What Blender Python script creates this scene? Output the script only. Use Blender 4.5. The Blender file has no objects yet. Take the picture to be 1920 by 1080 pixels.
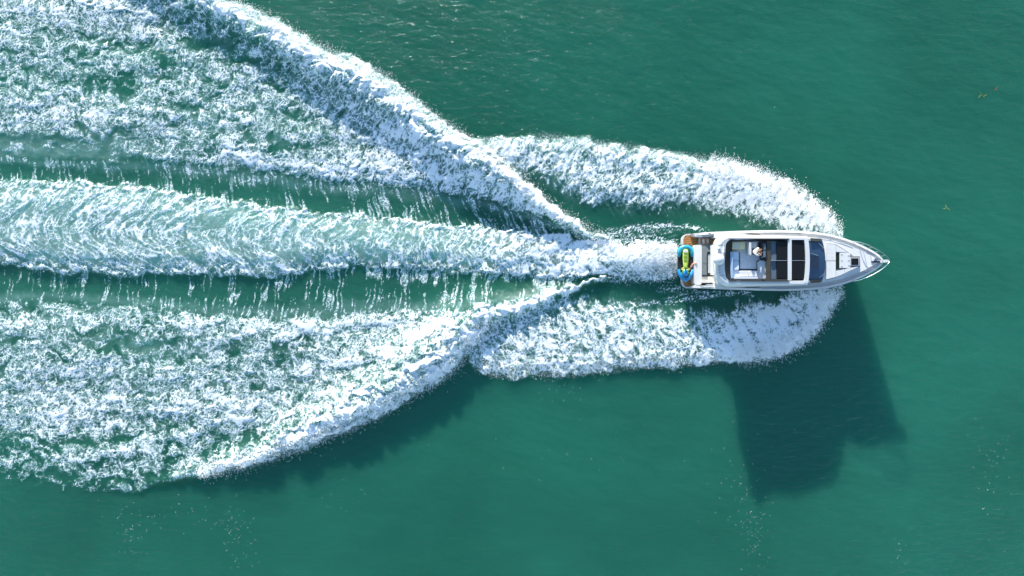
import bpy, bmesh, math, random
import numpy as np
from mathutils import Vector, Matrix

R = math.radians
scene = bpy.context.scene
COL = scene.collection

# ------------------------------------------------------------------ camera, sky, sun, exposure
CAM_H = 51.0                 # drone height above the water (m)
PPM = 25.0                   # photo pixels per metre on the water plane
cam_d = bpy.data.cameras.new("camera")
cam_d.sensor_width = 36.0
cam_d.lens = 36.0 * CAM_H / (1920.0 / PPM)
cam_d.clip_end = 20000.0
cam = bpy.data.objects.new("camera", cam_d)
cam.location = (0, 0, CAM_H)
COL.objects.link(cam)
scene.camera = cam

SUN_EL = R(13.5)
SH = Vector((0.235, -0.972))     # direction in which shadows fall on the water
SUN_TO = Vector((-SH.x * math.cos(SUN_EL), -SH.y * math.cos(SUN_EL), math.sin(SUN_EL)))
world = bpy.data.worlds.new("World")
scene.world = world
world.use_nodes = True
wn = world.node_tree
sky = wn.nodes.new("ShaderNodeTexSky")
sky.sky_type = 'NISHITA'
sky.sun_disc = False
sky.sun_elevation = SUN_EL
sky.sun_rotation = math.atan2(SUN_TO.x, SUN_TO.y)
sky.air_density = 1.0
sky.dust_density = 0.0
sky.ozone_density = 2.0
wn.nodes["Background"].inputs["Strength"].default_value = 0.15
wn.links.new(sky.outputs[0], wn.nodes["Background"].inputs["Color"])

sun_d = bpy.data.lights.new("sun", 'SUN')
sun_d.energy = 5.0
sun_d.angle = R(0.7)
sun_d.color = (1.0, 0.94, 0.85)
sun = bpy.data.objects.new("sun", sun_d)
sun.rotation_euler = SUN_TO.to_track_quat('Z', 'Y').to_euler()
COL.objects.link(sun)

vs = scene.view_settings
vs.view_transform = 'Standard'
vs.look = 'None'
vs.exposure = 1.1
vs.gamma = 1.0

# ------------------------------------------------------------------ helpers
def P(px, py, z=0.0):
    """photo pixel + known height -> world point"""
    k = (CAM_H - z) / CAM_H
    return Vector(((px - 960.0) / PPM * k, (540.0 - py) / PPM * k, z))

MATS = {}
def mat(name, col, rough=0.5, metal=0.0, spec=0.5, var=0.0, vscale=3.0, bump=0.0, bscale=40.0, coat=0.0):
    if name in MATS:
        return MATS[name]
    m = bpy.data.materials.new(name)
    m.use_nodes = True
    nt = m.node_tree
    b = nt.nodes["Principled BSDF"]
    b.inputs["Base Color"].default_value = (*col, 1)
    b.inputs["Roughness"].default_value = rough
    b.inputs["Metallic"].default_value = metal
    b.inputs["Specular IOR Level"].default_value = spec
    b.inputs["Coat Weight"].default_value = coat
    if var > 0:
        tc = nt.nodes.new("ShaderNodeTexCoord")
        n = nt.nodes.new("ShaderNodeTexNoise")
        n.inputs["Scale"].default_value = vscale
        n.inputs["Detail"].default_value = 5
        nt.links.new(tc.outputs["Object"], n.inputs["Vector"])
        mr = nt.nodes.new("ShaderNodeMapRange")
        mr.inputs["From Min"].default_value = 0.3
        mr.inputs["From Max"].default_value = 0.7
        mr.inputs["To Min"].default_value = 1 - var
        mr.inputs["To Max"].default_value = 1 + var
        nt.links.new(n.outputs["Fac"], mr.inputs["Value"])
        mx = nt.nodes.new("ShaderNodeMix")
        mx.data_type = 'RGBA'
        mx.blend_type = 'MULTIPLY'
        mx.inputs[0].default_value = 1.0
        mx.inputs[6].default_value = (*col, 1)
        nt.links.new(mr.outputs[0], mx.inputs[7])
        nt.links.new(mx.outputs[2], b.inputs["Base Color"])
    if bump > 0:
        tc = nt.nodes.new("ShaderNodeTexCoord")
        n2 = nt.nodes.new("ShaderNodeTexNoise")
        n2.inputs["Scale"].default_value = bscale
        nt.links.new(tc.outputs["Object"], n2.inputs["Vector"])
        bp = nt.nodes.new("ShaderNodeBump")
        bp.inputs["Strength"].default_value = bump
        bp.inputs["Distance"].default_value = 0.02
        nt.links.new(n2.outputs["Fac"], bp.inputs["Height"])
        nt.links.new(bp.outputs[0], b.inputs["Normal"])
    MATS[name] = m
    return m

ORIGIN = {}
def thing(name, label, cat, loc, group=None):
    e = bpy.data.objects.new(name, None)
    e.empty_display_size = 0.3
    e.location = loc
    e["label"] = label
    e["category"] = cat
    if group:
        e["group"] = group
    COL.objects.link(e)
    ORIGIN[e] = Vector(loc)
    return e

def link_bm(name, bm, m, parent=None, smooth=False, bevel=0.0, seg=2, ang=40):
    """world-space bmesh -> one mesh object (child of parent if given)"""
    if bevel > 0:
        es = [e for e in bm.edges if len(e.link_faces) == 2 and e.calc_face_angle(0) > R(ang)]
        if es:
            bmesh.ops.bevel(bm, geom=es, offset=bevel, segments=seg, affect='EDGES', profile=0.5, clamp_overlap=True)
    bmesh.ops.recalc_face_normals(bm, faces=bm.faces)
    o0 = ORIGIN.get(parent, Vector((0, 0, 0))) if parent else Vector((0, 0, 0))
    if parent:
        bmesh.ops.translate(bm, verts=bm.verts, vec=-o0)
    me = bpy.data.meshes.new(name)
    bm.to_mesh(me)
    bm.free()
    for p in me.polygons:
        p.use_smooth = smooth
    if smooth:
        me.set_sharp_from_angle(angle=R(38))
    if m:
        me.materials.append(m)
    o = bpy.data.objects.new(name, me)
    COL.objects.link(o)
    if parent:
        o.parent = parent
        ORIGIN[o] = o0
    return o

def prism_bm(pts, z1, z0, bm=None, shrink=None):
    """closed outline given in photo pixels on its top plane z1, walls straight down to z0"""
    bm = bm or bmesh.new()
    if callable(z1):
        top = [P(x, y, z1(x, y)) for x, y in pts]
    else:
        top = [P(x, y, z1) for x, y in pts]
    bot = []
    c = sum(top, Vector()) / len(top)
    for t in top:
        q = t.copy()
        if shrink:
            q.x = c.x + (t.x - c.x) * shrink
            q.y = c.y + (t.y - c.y) * shrink
        q.z = z0(t.x, t.y) if callable(z0) else z0
        bot.append(q)
    vt = [bm.verts.new(v) for v in top]
    vb = [bm.verts.new(v) for v in bot]
    n = len(pts)
    bm.faces.new(vt)
    bm.faces.new(vb[::-1])
    for i in range(n):
        j = (i + 1) % n
        bm.faces.new((vt[i], vb[i], vb[j], vt[j]))
    return bm

def part(name, pts, z1, z0, m, parent, bevel=0.03, smooth=True, seg=2, shrink=None):
    return link_bm(name, prism_bm(pts, z1, z0, shrink=shrink), m, parent, smooth, bevel, seg)

def rect(x0, y0, x1, y1):
    return [(x0, y0), (x1, y0), (x1, y1), (x0, y1)]

def rrect(x0, y0, x1, y1, r, n=5, corners=(1, 1, 1, 1)):
    pts = []
    cs = [(x0 + r, y0 + r, 180), (x1 - r, y0 + r, 270), (x1 - r, y1 - r, 0), (x0 + r, y1 - r, 90)]
    sharp = [(x0, y0), (x1, y0), (x1, y1), (x0, y1)]
    for i, (cx, cy, a0) in enumerate(cs):
        if not corners[i]:
            pts.append(sharp[i])
            continue
        for k in range(n + 1):
            a = R(a0 + 90.0 * k / n)
            pts.append((cx + r * math.cos(a), cy + r * math.sin(a)))
    return pts

def loft_bm(loops, close=True, cap0=True, cap1=True):
    bm = bmesh.new()
    vs_ = [[bm.verts.new(p) for p in l] for l in loops]
    n = len(loops[0])
    for a, b in zip(vs_[:-1], vs_[1:]):
        for i in range(n if close else n - 1):
            j = (i + 1) % n
            try:
                bm.faces.new((a[i], a[j], b[j], b[i]))
            except ValueError:
                pass
    if cap0 and close:
        bm.faces.new(vs_[0][::-1])
    if cap1 and close:
        bm.faces.new(vs_[-1])
    return bm

def tube_bm(pts, rad, n=6, bm=None, taper=None):
    bm = bm or bmesh.new()
    pts = [Vector(p) for p in pts]
    rings = []
    for i, p in enumerate(pts):
        d = (pts[min(i + 1, len(pts) - 1)] - pts[max(i - 1, 0)]).normalized()
        up = Vector((0, 0, 1)) if abs(d.z) < 0.9 else Vector((1, 0, 0))
        u = d.cross(up).normalized()
        v = d.cross(u).normalized()
        r = rad if taper is None else rad * taper[i]
        rings.append([bm.verts.new(p + u * r * math.cos(2 * math.pi * k / n) + v * r * math.sin(2 * math.pi * k / n)) for k in range(n)])
    for a, b in zip(rings[:-1], rings[1:]):
        for k in range(n):
            j = (k + 1) % n
            bm.faces.new((a[k], a[j], b[j], b[k]))
    bm.faces.new(rings[0][::-1])
    bm.faces.new(rings[-1])
    return bm

def sphere_bm(c, rx, ry, rz, u=14, v=10, bm=None):
    bm = bm or bmesh.new()
    r = bmesh.ops.create_uvsphere(bm, u_segments=u, v_segments=v, radius=1.0)
    for w in r["verts"]:
        w.co = Vector((c[0] + w.co.x * rx, c[1] + w.co.y * ry, c[2] + w.co.z * rz))
    return bm

# ------------------------------------------------------------------ the sea and the wake (one height field)
rng = np.random.default_rng(7)

def _hash(ix, iy, seed):
    h = (ix.astype(np.int64) * 374761393 + iy.astype(np.int64) * 668265263 + seed * 1442695041) & 0xFFFFFFFF
    h = ((h ^ (h >> 13)) * 1274126177) & 0xFFFFFFFF
    return ((h ^ (h >> 16)) & 1023).astype(np.int32)

_ang = np.arange(1024) * (2 * np.pi / 1024.0)
_GC = np.cos(_ang).astype(np.float32)
_GS = np.sin(_ang).astype(np.float32)

def perlin(x, y, seed=0):
    x0 = np.floor(x); y0 = np.floor(y)
    fx = (x - x0).astype(np.float32); fy = (y - y0).astype(np.float32)
    ix = x0.astype(np.int32); iy = y0.astype(np.int32)
    u = fx * fx * fx * (fx * (fx * 6 - 15) + 10)
    v = fy * fy * fy * (fy * (fy * 6 - 15) + 10)
    def g(dx, dy):
        h = _hash(ix + dx, iy + dy, seed)
        return _GC[h] * (fx - dx) + _GS[h] * (fy - dy)
    a = g(0, 0); b = g(1, 0); c = g(0, 1); d = g(1, 1)
    return ((a + u * (b - a)) * (1 - v) + (c + u * (d - c)) * v) * 1.41

def fbm(x, y, seed=0, oct=3, gain=0.5):
    s = 0; a = 1.0; t = 0
    for i in range(oct):
        s = s + a * perlin(x * 2 ** i + 17.3 * i, y * 2 ** i - 9.1 * i, seed + 11 * i)
        t += a; a *= gain
    return s / t

def ridge(x, y, seed=0):
    return 1.0 - np.minimum(1.0, np.abs(perlin(x, y, seed)) * 2.2)

def worley(x, y, seed=0):
    """F1, F2 distances"""
    ix = np.floor(x).astype(np.int32); iy = np.floor(y).astype(np.int32)
    f1 = np.full(x.shape, 9.0, np.float32); f2 = f1.copy()
    for dx in (-1, 0, 1):
        for dy in (-1, 0, 1):
            h1 = _hash(ix + dx, iy + dy, seed) / 1023.0
            h2 = _hash(ix + dx, iy + dy, seed + 77) / 1023.0
            d = np.sqrt((ix + dx + h1 - x) ** 2 + (iy + dy + h2 - y) ** 2).astype(np.float32)
            m = d < f1
            f2 = np.where(m, f1, np.minimum(f2, d))
            f1 = np.where(m, d, f1)
    return f1, f2

def sst(a, b, x):
    t = np.clip((x - a) / (b - a), 0, 1)
    return t * t * (3 - 2 * t)

def curve(pts):
    xs = np.array([p[0] for p in pts], float); ys = np.array([p[1] for p in pts], float)
    o = np.argsort(xs); xs = xs[o]; ys = ys[o]
    gx = np.arange(-1200, 2400, 4.0)
    gy = np.interp(gx, xs, ys)
    # extrapolate with the end slopes
    s0 = (ys[1] - ys[0]) / max(1e-6, xs[1] - xs[0])
    gy = np.where(gx < xs[0], ys[0] + s0 * (gx - xs[0]), gy)
    k = np.ones(7) / 7
    gp = np.concatenate([np.full(3, gy[0]), gy, np.full(3, gy[-1])])
    gy = np.convolve(gp, k, 'valid')
    return lambda x: np.interp(x, gx, gy)

def equalize(v):
    s = np.sort(v.ravel()[::37])
    return np.interp(v, s, np.linspace(0, 1, len(s))).astype(np.float32)

# outlines read off the photograph (pixels on the water plane)
U_out = curve([(-200, -330), (100, -170), (300, -70), (435, 0), (520, 38), (600, 86), (660, 108), (720, 138), (780, 185), (830, 226),
               (870, 250), (910, 276), (960, 312), (1000, 350), (1040, 386), (1090, 420), (1145, 448), (1170, 458)])
T_low = curve([(-200, 285), (0, 298), (100, 305), (200, 312), (300, 310), (400, 318), (560, 342), (640, 350), (720, 355), (800, 362),
               (880, 376), (960, 398), (1040, 422), (1090, 437), (1140, 452), (1170, 460)])
C_top = curve([(-200, 325), (0, 335), (120, 337), (200, 345), (300, 350), (380, 370), (500, 380), (600, 396), (700, 402), (800, 415),
               (900, 425), (1000, 433), (1080, 443), (1150, 455), (1230, 455), (1275, 462)])
C_bot = curve([(-200, 495), (0, 500), (130, 514), (250, 516), (400, 516), (500, 522), (600, 508), (700, 502), (800, 508), (900, 516),
               (1000, 520), (1080, 524), (1130, 520), (1200, 528), (1275, 520)])
L_top = curve([(-200, 560), (0, 560), (100, 555), (200, 562), (300, 572), (420, 582), (520, 586), (640, 582), (760, 577), (850, 570),
               (950, 558), (1010, 547), (1080, 534), (1130, 523), (1170, 517)])
L_out = curve([(-200, 890), (0, 900), (60, 915), (150, 928), (270, 918), (350, 900), (430, 884), (480, 870), (560, 845), (640, 812),
               (700, 788), (760, 752), (820, 718), (850, 700), (870, 680), (888, 652), (905, 628), (950, 603), (1000, 580), (1060, 554),
               (1130, 530), (1170, 519)])
UB_out = curve([(850, 258), (900, 262), (930, 258), (960, 266), (985, 262), (1010, 251), (1060, 258), (1110, 262), (1190, 275), (1260, 285),
                (1330, 295), (1400, 310), (1480, 343), (1520, 370), (1555, 398), (1572, 415), (1582, 445)])
UB_in = curve([(850, 330), (1000, 350), (1030, 368), (1060, 385), (1120, 402), (1200, 408), (1280, 404), (1330, 407), (1400, 420), (1440, 432), (1480, 450), (1600, 460)])
LB_in = curve([(850, 620), (905, 592), (960, 566), (1000, 552), (1060, 536), (1110, 540), (1180, 550), (1240, 560), (1300, 570), (1340, 570), (1380, 565), (1440, 552), (1480, 544), (1520, 530), (1600, 520)])
LB_out = curve([(850, 690), (890, 692), (920, 704), (950, 709), (1000, 704), (1050, 705), (1100, 700), (1150, 695), (1185, 690), (1240, 690),
                (1300, 685), (1380, 678), (1440, 672), (1480, 659), (1520, 632), (1550, 594), (1572, 564), (1582, 540)])

STEP = 1.65
def axis(a, b, extra_lo, extra_hi, fine):
    """graded grid axis: fine between a and b, growing outwards to the horizon"""
    mid = np.arange(a, b, fine)
    out_hi = [b]
    st = 4.0
    while out_hi[-1] < extra_hi:
        if out_hi[-1] > 2060 or (out_hi[-1] > 1200 and b < 1100):
            st *= 1.25
        out_hi.append(out_hi[-1] + st)
    out_lo = [a]
    st = fine
    while out_lo[-1] > extra_lo:
        st *= 1.25
        out_lo.append(out_lo[-1] - st)
    return np.concatenate([np.array(out_lo[1:][::-1]), mid, np.array(out_hi)])

gx = axis(-130.0, 1600.0, -150000.0, 150000.0, STEP)
gy = axis(-110.0, 960.0, -150000.0, 150000.0, STEP)
NX, NY = len(gx), len(gy)
X, Y = np.meshgrid(gx, gy)           # photo-pixel coordinates on the plane
X = X.astype(np.float32); Y = Y.astype(np.float32)
ix1 = np.searchsorted(gx, 1610.0); iy1 = np.searchsorted(gy, 965.0)
ix0 = np.searchsorted(gx, -420.0); iy0 = np.searchsorted(gy, -420.0)
sub = (slice(iy0, iy1), slice(ix0, ix1))

foam = np.zeros_like(X); milk = np.zeros_like(X); hgt = np.zeros_like(X); env = np.zeros_like(X)

def build_wake(x, y):
    # ragged-edge warp
    n1 = fbm(x / 46, y / 46, 1, 3); n2 = fbm(x / 46, y / 46, 2, 3)
    n3 = perlin(x / 9, y / 9, 3); n4 = perlin(x / 9, y / 9, 4)
    xe = x + 13 * n1 + 3.5 * n3
    ye = y + 13 * n2 + 3.5 * n4
    big = fbm(x / 260, y / 75, 5, 3)               # large uneven patches, stretched along the track
    med = fbm(xe / 70, ye / 45, 6, 2)

    # ---- lacing: ridged noise, warped, equalised so that a cover value is an area fraction
    w1 = fbm(x / 40, y / 40, 21, 2); w2 = fbm(x / 40, y / 40, 22, 2)
    lx = x + 22 * w1; ly = y + 22 * w2
    v1 = perlin(x / 11, y / 11, 23); v2 = perlin(x / 11, y / 11, 24)
    lx2 = lx + 6 * v1; ly2 = ly + 6 * v2
    r1 = ridge(lx / 30, ly / 24, 31)
    r2 = ridge(lx2 / 15, ly2 / 13, 32)
    r3 = ridge(lx2 / 7, ly2 / 6.5, 33)
    r4 = ridge(lx2 / 3.8, ly2 / 3.6, 34)
    lace = equalize(0.34 * r1 + 0.33 * r2 + 0.22 * r3 + 0.13 * r4 + 0.10 * med)
    f1, f2 = worley(lx2 / 17, ly2 / 14, 41)
    web = 1 - np.clip((f2 - f1) * 2.2, 0, 1)
    f1b, f2b = worley(lx2 / 8, ly2 / 7, 42)
    webb = 1 - np.clip((f2b - f1b) * 2.0, 0, 1)
    webe = equalize(0.5 * web + 0.3 * webb + 0.22 * r2 + 0.2 * r4)
    # chevron strands of the propeller wash
    yc = 0.5 * (C_top(x) + C_bot(x))
    ay = np.abs(y - yc)
    s = x - 0.55 * ay - 0.006 * ay * ay + 9 * w1 + 1.5 * v1 + 30 * fbm(x / 120, y / 60, 56, 2)
    t = (y - yc) + 8 * w2
    chn = 1.5 * (0.6 * perlin(s / 26, t / 80, 51) + 0.4 * perlin(s / 11, t / 50, 53))
    strand = np.maximum(sst(0.66, 1.0, ridge(s / 20, t / 90, 54)), 0.8 * sst(0.62, 1.0, ridge(s / 9, t / 45, 55)))
    # threads running across the dark troughs
    sl = np.where(y < 470, -0.16 - 0.35 * sst(500, 1000, x), 0.12)
    sx = x + sl * (y - 400) + 7 * w1 + 2.2 * v1
    thr = equalize(0.45 * ridge(sx / 10, ly / 150, 61) + 0.5 * ridge((sx + 1.2 * perlin(x / 5, y / 9, 63)) / 5.0, ly / 85, 62) + 0.45 * fbm(x / 38, y / 30, 64, 2))
    # fine net of filaments and soft holes
    hol = fbm(lx / 42, ly / 18, 81, 2) * 1.6 + 0.35 * np.minimum(0, perlin(lx / 17, ly / 14, 88))
    hol2 = fbm(lx2 / 13, ly2 / 12, 83, 2) * 1.5
    jit = perlin(x / 4.2, y / 4.2, 85)
    fw = perlin(x / 20, y / 20, 89); fv = perlin(x / 20, y / 20, 90)
    fa = ridge((lx + 9 * fw) / 17, (ly + 9 * fv) / 15, 111); fb = ridge((lx2 + 7 * fv) / 10, (ly2 + 7 * fw) / 9, 112)
    net = np.maximum.reduce([0.8 * sst(0.78, 1.0, web), 0.7 * sst(0.72, 1.0, webb), sst(0.80, 1.0, fa), 0.9 * sst(0.76, 1.0, fb), 0.8 * sst(0.70, 1.0, r3)])
    net = np.clip(net * (0.8 + 0.6 * perlin(x / 14, y / 14, 86)), 0, 1)
    fine = np.clip(0.5 + 0.45 * hol2 + 0.35 * jit + 0.35 * (r3 - 0.5) + 0.3 * (r4 - 0.5), 0, 1)

    def cover(d, hs=0.43, extra=0.0, fl=net, top=1.0):
        c = d + hs * hol + 0.20 * hol2 + 0.07 * jit + extra
        veil = sst(0.20, 0.78, c)
        k = np.where(d > 0.004, 1.0, 0.0)
        solid = sst(0.78, 1.12, c)
        a = veil * (0.15 + 0.28 * fine) * top + 0.60 * solid * (0.70 + 0.30 * fine) + 0.25 * sst(1.0, 1.3, c)
        b = fl * sst(0.06, 0.45, c) * (0.28 + 0.42 * sst(0.2, 0.8, c))
        return k * np.clip(a + b * (1 - 0.5 * solid), 0, 1) * sst(0.0, 0.25, d)

    def alpha(lc, d, soft):
        return np.where(d > 0.004, sst(1 - d - soft, 1 - d + soft, lc), 0)

    billow = np.abs(perlin(lx / 22, ly / 22, 71)) * 1.1
    bill2 = np.abs(perlin(lx2 / 10, ly2 / 10, 72)) * 1.1
    lump = 1 - np.clip(worley(lx / 19, ly / 17, 73)[0] * 1.15, 0, 1)
    lump2 = 1 - np.clip(worley(lx2 / 9, ly2 / 8, 74)[0] * 1.15, 0, 1)
    h = np.zeros_like(x); fo = np.zeros_like(x); mk = np.zeros_like(x); ev = np.zeros_like(x)

    # ---------------- upper divergent wake
    slope_u = 0.80
    dU = (ye - U_out(xe)) * slope_u
    dT = T_low(xe + 6 * v1) - (ye + 6 * n3)
    endU = sst(1172, 1135, x)
    wd = np.interp(x, [380, 600, 760, 900, 1000, 1080, 1150], [30, 34, 40, 32, 20, 11, 6]).astype(np.float32)
    thU = np.clip((T_low(x) - U_out(x)) * 0.3, 3, 22)
    inU = sst(-2, 5, dU) * sst(-0.2, 1, dT / thU) * endU
    crest = np.exp(-np.clip((dU - 0.75 * wd) / (0.85 * wd), -3, 3) ** 2)
    vU = (y - U_out(x)) / np.maximum(T_low(x) - U_out(x), 12)
    bU = 1.5 * (0.6 * perlin(vU * 6.5 + 0.25 * w1, x / 330, 121) + 0.4 * perlin(vU * 14 + 0.5 * w1, x / 170, 122))
    stpU = perlin((0.85 * x + 0.5 * y + 12 * w1) / 8, (0.5 * x - 0.85 * y) / 38, 123)
    stqU = ridge((0.85 * x + 0.5 * y + 10 * w1 + 3 * v1) / 8, (0.5 * x - 0.85 * y) / 40, 124)
    body = 0.64 + 0.10 * big + 0.10 * med + 0.36 * bU
    body = body + 0.26 * sst(480, 900, x)
    body = body - 0.20 * sst(260, 380, x) * sst(760, 520, x) * sst(250, 60, y)      # holes behind the far crest
    body = body + 0.20 * np.exp(-((dT - 26) / 20) ** 2) * sst(200, 420, x)          # bright lip over the trough
    body = body - 0.16 * sst(170, 260, y) * sst(420, 150, x)                        # old thin foam
    dn = inU * np.maximum(np.clip(body, 0.15, 0.92), crest * (1.02 + 0.22 * sst(850, 1050, x)))
    lcU = np.where(x < 480, 0.5 * lace + 0.5 * webe, lace)
    sU = sst(350, 700, x)
    aU = cover(dn, 0.32 - 0.10 * sU, 0.22 * sU * stpU, np.maximum(net * (1 - 0.3 * sU), sU * sst(0.66, 1, stqU)))
    fo = np.maximum(fo, aU)
    mk = np.maximum(mk, inU * np.clip(0.16 + 0.25 * med + 0.22 * hol + 0.3 * sst(150, 260, y) * sst(700, 100, x), 0, 1))
    tap = np.interp(x, [0, 400, 650, 900, 1040, 1120, 1160], [0.4, 0.55, 0.75, 0.75, 0.5, 0.3, 0.1]).astype(np.float32)
    dU0 = (y - U_out(x)) * slope_u + 9 * n2
    asym = np.where(dU0 < wd, sst(-0.05, 0.8, dU0 / np.maximum(wd, 1)), np.exp(-((dU0 - wd) / (1.15 * wd)) ** 2))
    rear = sst(0, 70, dU0) * sst(-10, 60, T_low(x) - y) * endU
    h += endU * (tap * asym) + rear * (0.12 + 0.14 * big)
    rough = 0.35 + 1.0 * crest
    h += inU * ((0.06 + crest) * 0.30 * lump + (0.02 + 0.12 * crest) * lump2 + 0.02 * bill2 + 0.03 * hol + 0.02 * aU + 0.055 * bU * (1 - crest))
    ev = np.maximum(ev, inU)

    # ---------------- trough between the upper wake and the propeller wash
    Tl = T_low(x); Ct = C_top(x)
    gap = np.maximum(Ct - Tl, 1)
    u1 = (ye - Tl) / gap
    inD1 = sst(-0.35, 0.15, u1) * sst(1.3, 0.9, u1) * sst(1165, 1120, x)
    d1 = inD1 * (0.07 + 0.12 * sst(450, 900, x) + 0.42 * sst(0.5, -0.1, u1) ** 2 + 0.16 * sst(0.7, 1.0, u1) + 0.10 * med)
    fo = np.maximum(fo, alpha(thr, np.clip(d1 + 0.05 * inD1, 0, 1), 0.20) * 0.5)
    mk = np.maximum(mk, inD1 * (0.45 * sst(0.5, -0.1, u1) + 0.03))
    h += -0.10 * np.exp(-((y - (Tl * 0.35 + Ct * 0.65)) / (gap * 0.6)) ** 2) * sst(1165, 1080, x)
    ev = np.maximum(ev, inD1)

    # ---------------- propeller wash
    dCt = ye + 4 * n3 - C_top(xe); dCb = C_bot(xe) - ye + 4 * n4
    endC = sst(1283, 1266, x)
    inC = sst(-2, 5, dCt) * sst(-2, 6, dCb) * endC
    edge = np.exp(-(np.minimum(dCt, dCb) / 17) ** 2)
    dens = 0.62 + 0.12 * med + 0.1 * big + 0.34 * sst(700, 1080, x) + 0.06 * edge
    dens = np.maximum(dens, 1.02 * sst(1120, 1170, x) * sst(512, 492, ye) * sst(452, 462, ye))
    dens = dens - 0.34 * sst(1130, 1190, x) * sst(498, 520, ye)
    dens = dens - 0.45 * sst(1228, 1262, x) * np.clip(0.4 + 1.3 * perlin(x / 60, y / 8, 81), 0, 1)
    near_ = sst(1000, 1180, x)
    flC = np.maximum(0.8 * sst(0.66, 1.0, web), strand)
    aC = cover(np.clip(dens, 0, 1.1) * inC, 0.16, (0.34 * chn) * (1 - near_) + 0.05 * near_, flC, 0.92)
    # curled lips along both edges
    curl = sst(0.55, 0.95, ridge(lx2 / 16, ly2 / 10, 87)) * edge * inC
    aC = np.maximum(aC, 0.95 * curl) * (1 - 0.45 * edge * sst(0.1, -0.5, hol2) * sst(1000, 700, x))
    fo = np.maximum(fo, aC)
    mk = np.maximum(mk, inC * np.clip(0.95 - 0.75 * edge + 0.15 * med, 0, 1))
    h += inC * (0.22 * sst(0, 40, np.minimum(dCt, dCb)) + 0.35 * sst(1080, 1200, x) * sst(1278, 1200, x) * np.exp(-((y - 476) / 24) ** 2))
    h += inC * (0.03 * lump + 0.02 * bill2 + 0.16 * lump * edge + 0.03 * aC)
    h += inC * 0.035 * chn
    ev = np.maximum(ev, inC)

    # ---------------- lower trough
    Cb = C_bot(x); Lt = L_top(x)
    gap2 = np.maximum(Lt - Cb, 1)
    u2 = (ye - Cb) / gap2
    inD2 = sst(-0.25, 0.1, u2) * sst(1.35, 0.95, u2) * sst(1130, 1070, x)
    d2 = inD2 * (0.09 + 0.14 * sst(500, 950, x) + 0.34 * sst(0.45, -0.05, u2) * sst(200, 800, x) + 0.11 * sst(0.6, 1.05, u2) + 0.10 * med)
    fo = np.maximum(fo, alpha(thr, np.clip(d2 + 0.05 * inD2, 0, 1), 0.20) * 0.5)
    mk = np.maximum(mk, inD2 * (0.34 * sst(0.65, 1.05, u2) + 0.02))
    h += -0.10 * np.exp(-((y - (Cb * 0.6 + Lt * 0.4)) / (gap2 * 0.62)) ** 2) * sst(1150, 1050, x)
    ev = np.maximum(ev, inD2)

    # ---------------- lower divergent wake
    dLi = ye + 5 * n3 - L_top(xe)
    sl_l = np.interp(x, [300, 600, 800, 860, 900, 1000], [0.97, 0.90, 0.84, 0.6, 0.6, 0.9]).astype(np.float32)
    dLo = (L_out(xe) - ye) * sl_l
    endL = sst(1172, 1140, x)
    thL = np.clip((L_out(x) - L_top(x)) * 0.3, 3, 26)
    inL = sst(-0.3, 1, dLi / thL) * sst(-2, 5, dLo) * endL
    wl = np.interp(x, [100, 350, 480, 640, 800, 880, 950, 1050, 1150], [8, 12, 24, 40, 46, 36, 22, 14, 8]).astype(np.float32)
    crl = np.exp(-np.clip((dLo - 0.75 * wl) / (0.9 * wl), -3, 3) ** 2) * sst(150, 480, x)
    vL = (y - L_top(x)) / np.maximum(L_out(x) - L_top(x), 12)
    bL = 1.5 * (0.6 * perlin(vL * 6.0 + 0.25 * w2, x / 330, 131) + 0.4 * perlin(vL * 13 + 0.5 * w2, x / 170, 132))
    stpL = perlin((0.90 * x - 0.42 * y + 12 * w1) / 9, (0.42 * x + 0.90 * y) / 34, 133)
    body = 0.66 + 0.10 * big + 0.12 * med + 0.20 * sst(420, 820, x) + 0.34 * bL
    body = body + 0.22 * np.exp(-((dLi - 24) / 16) ** 2) * sst(500, 800, x)
    body = body - 0.30 * sst(330, 60, x) * sst(800, 900, y) - 0.12 * sst(520, 200, x) * sst(780, 860, y)
    body = body - 0.14 * np.exp(-((y - 635) / 28) ** 2) * sst(600, 250, x)
    dn = inL * np.maximum(np.clip(body, 0.1, 0.92), crl * (1.03 + 0.18 * sst(850, 1000, x)))
    lcL = np.where(y > 780, lace, 0.6 * lace + 0.4 * webe)
    aL = cover(dn, 0.31, 0.16 * stpL)
    fo = np.maximum(fo, aL)
    mk = np.maximum(mk, inL * np.clip(0.28 + 0.3 * med + 0.22 * hol, 0, 1) * sst(880, 700, y))
    tapl = np.interp(x, [100, 350, 520, 700, 860, 930, 1060, 1150], [0.0, 0.10, 0.42, 0.70, 0.72, 0.48, 0.3, 0.1]).astype(np.float32)
    dL0 = (L_out(x) - y) * sl_l + 9 * n1
    wh = np.maximum(wl, 20)
    asyl = np.where(dL0 < 0.8 * wh, sst(-0.1, 0.8, dL0 / wh), np.exp(-((dL0 - 0.8 * wh) / (1.3 * wh)) ** 2))
    rear = sst(0, 110, dL0) * sst(-10, 70, y - L_top(x)) * endL
    h += endL * tapl * asyl + rear * (0.10 + 0.14 * big)
    h += inL * ((0.06 + crl) * 0.32 * lump + (0.02 + 0.13 * crl) * lump2 + 0.02 * bill2 + 0.03 * hol + 0.02 * aL + 0.055 * bL * (1 - crl))
    ev = np.maximum(ev, inL)

    # ---------------- bow waves
    dBo = (ye - UB_out(xe)) * np.interp(x, [1400, 1480, 1560], [0.97, 0.8, 0.6]).astype(np.float32)
    dBi = UB_in(xe) - ye
    fin = perlin((0.85 * x + 0.5 * y + 6 * w1) / 7, (0.5 * x - 0.85 * y) / 60, 141)
    dBo = dBo + 12 * fin * sst(1380, 1500, x) + 9 * perlin(x / 34, y / 60, 142) * sst(1400, 1250, x)
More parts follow.
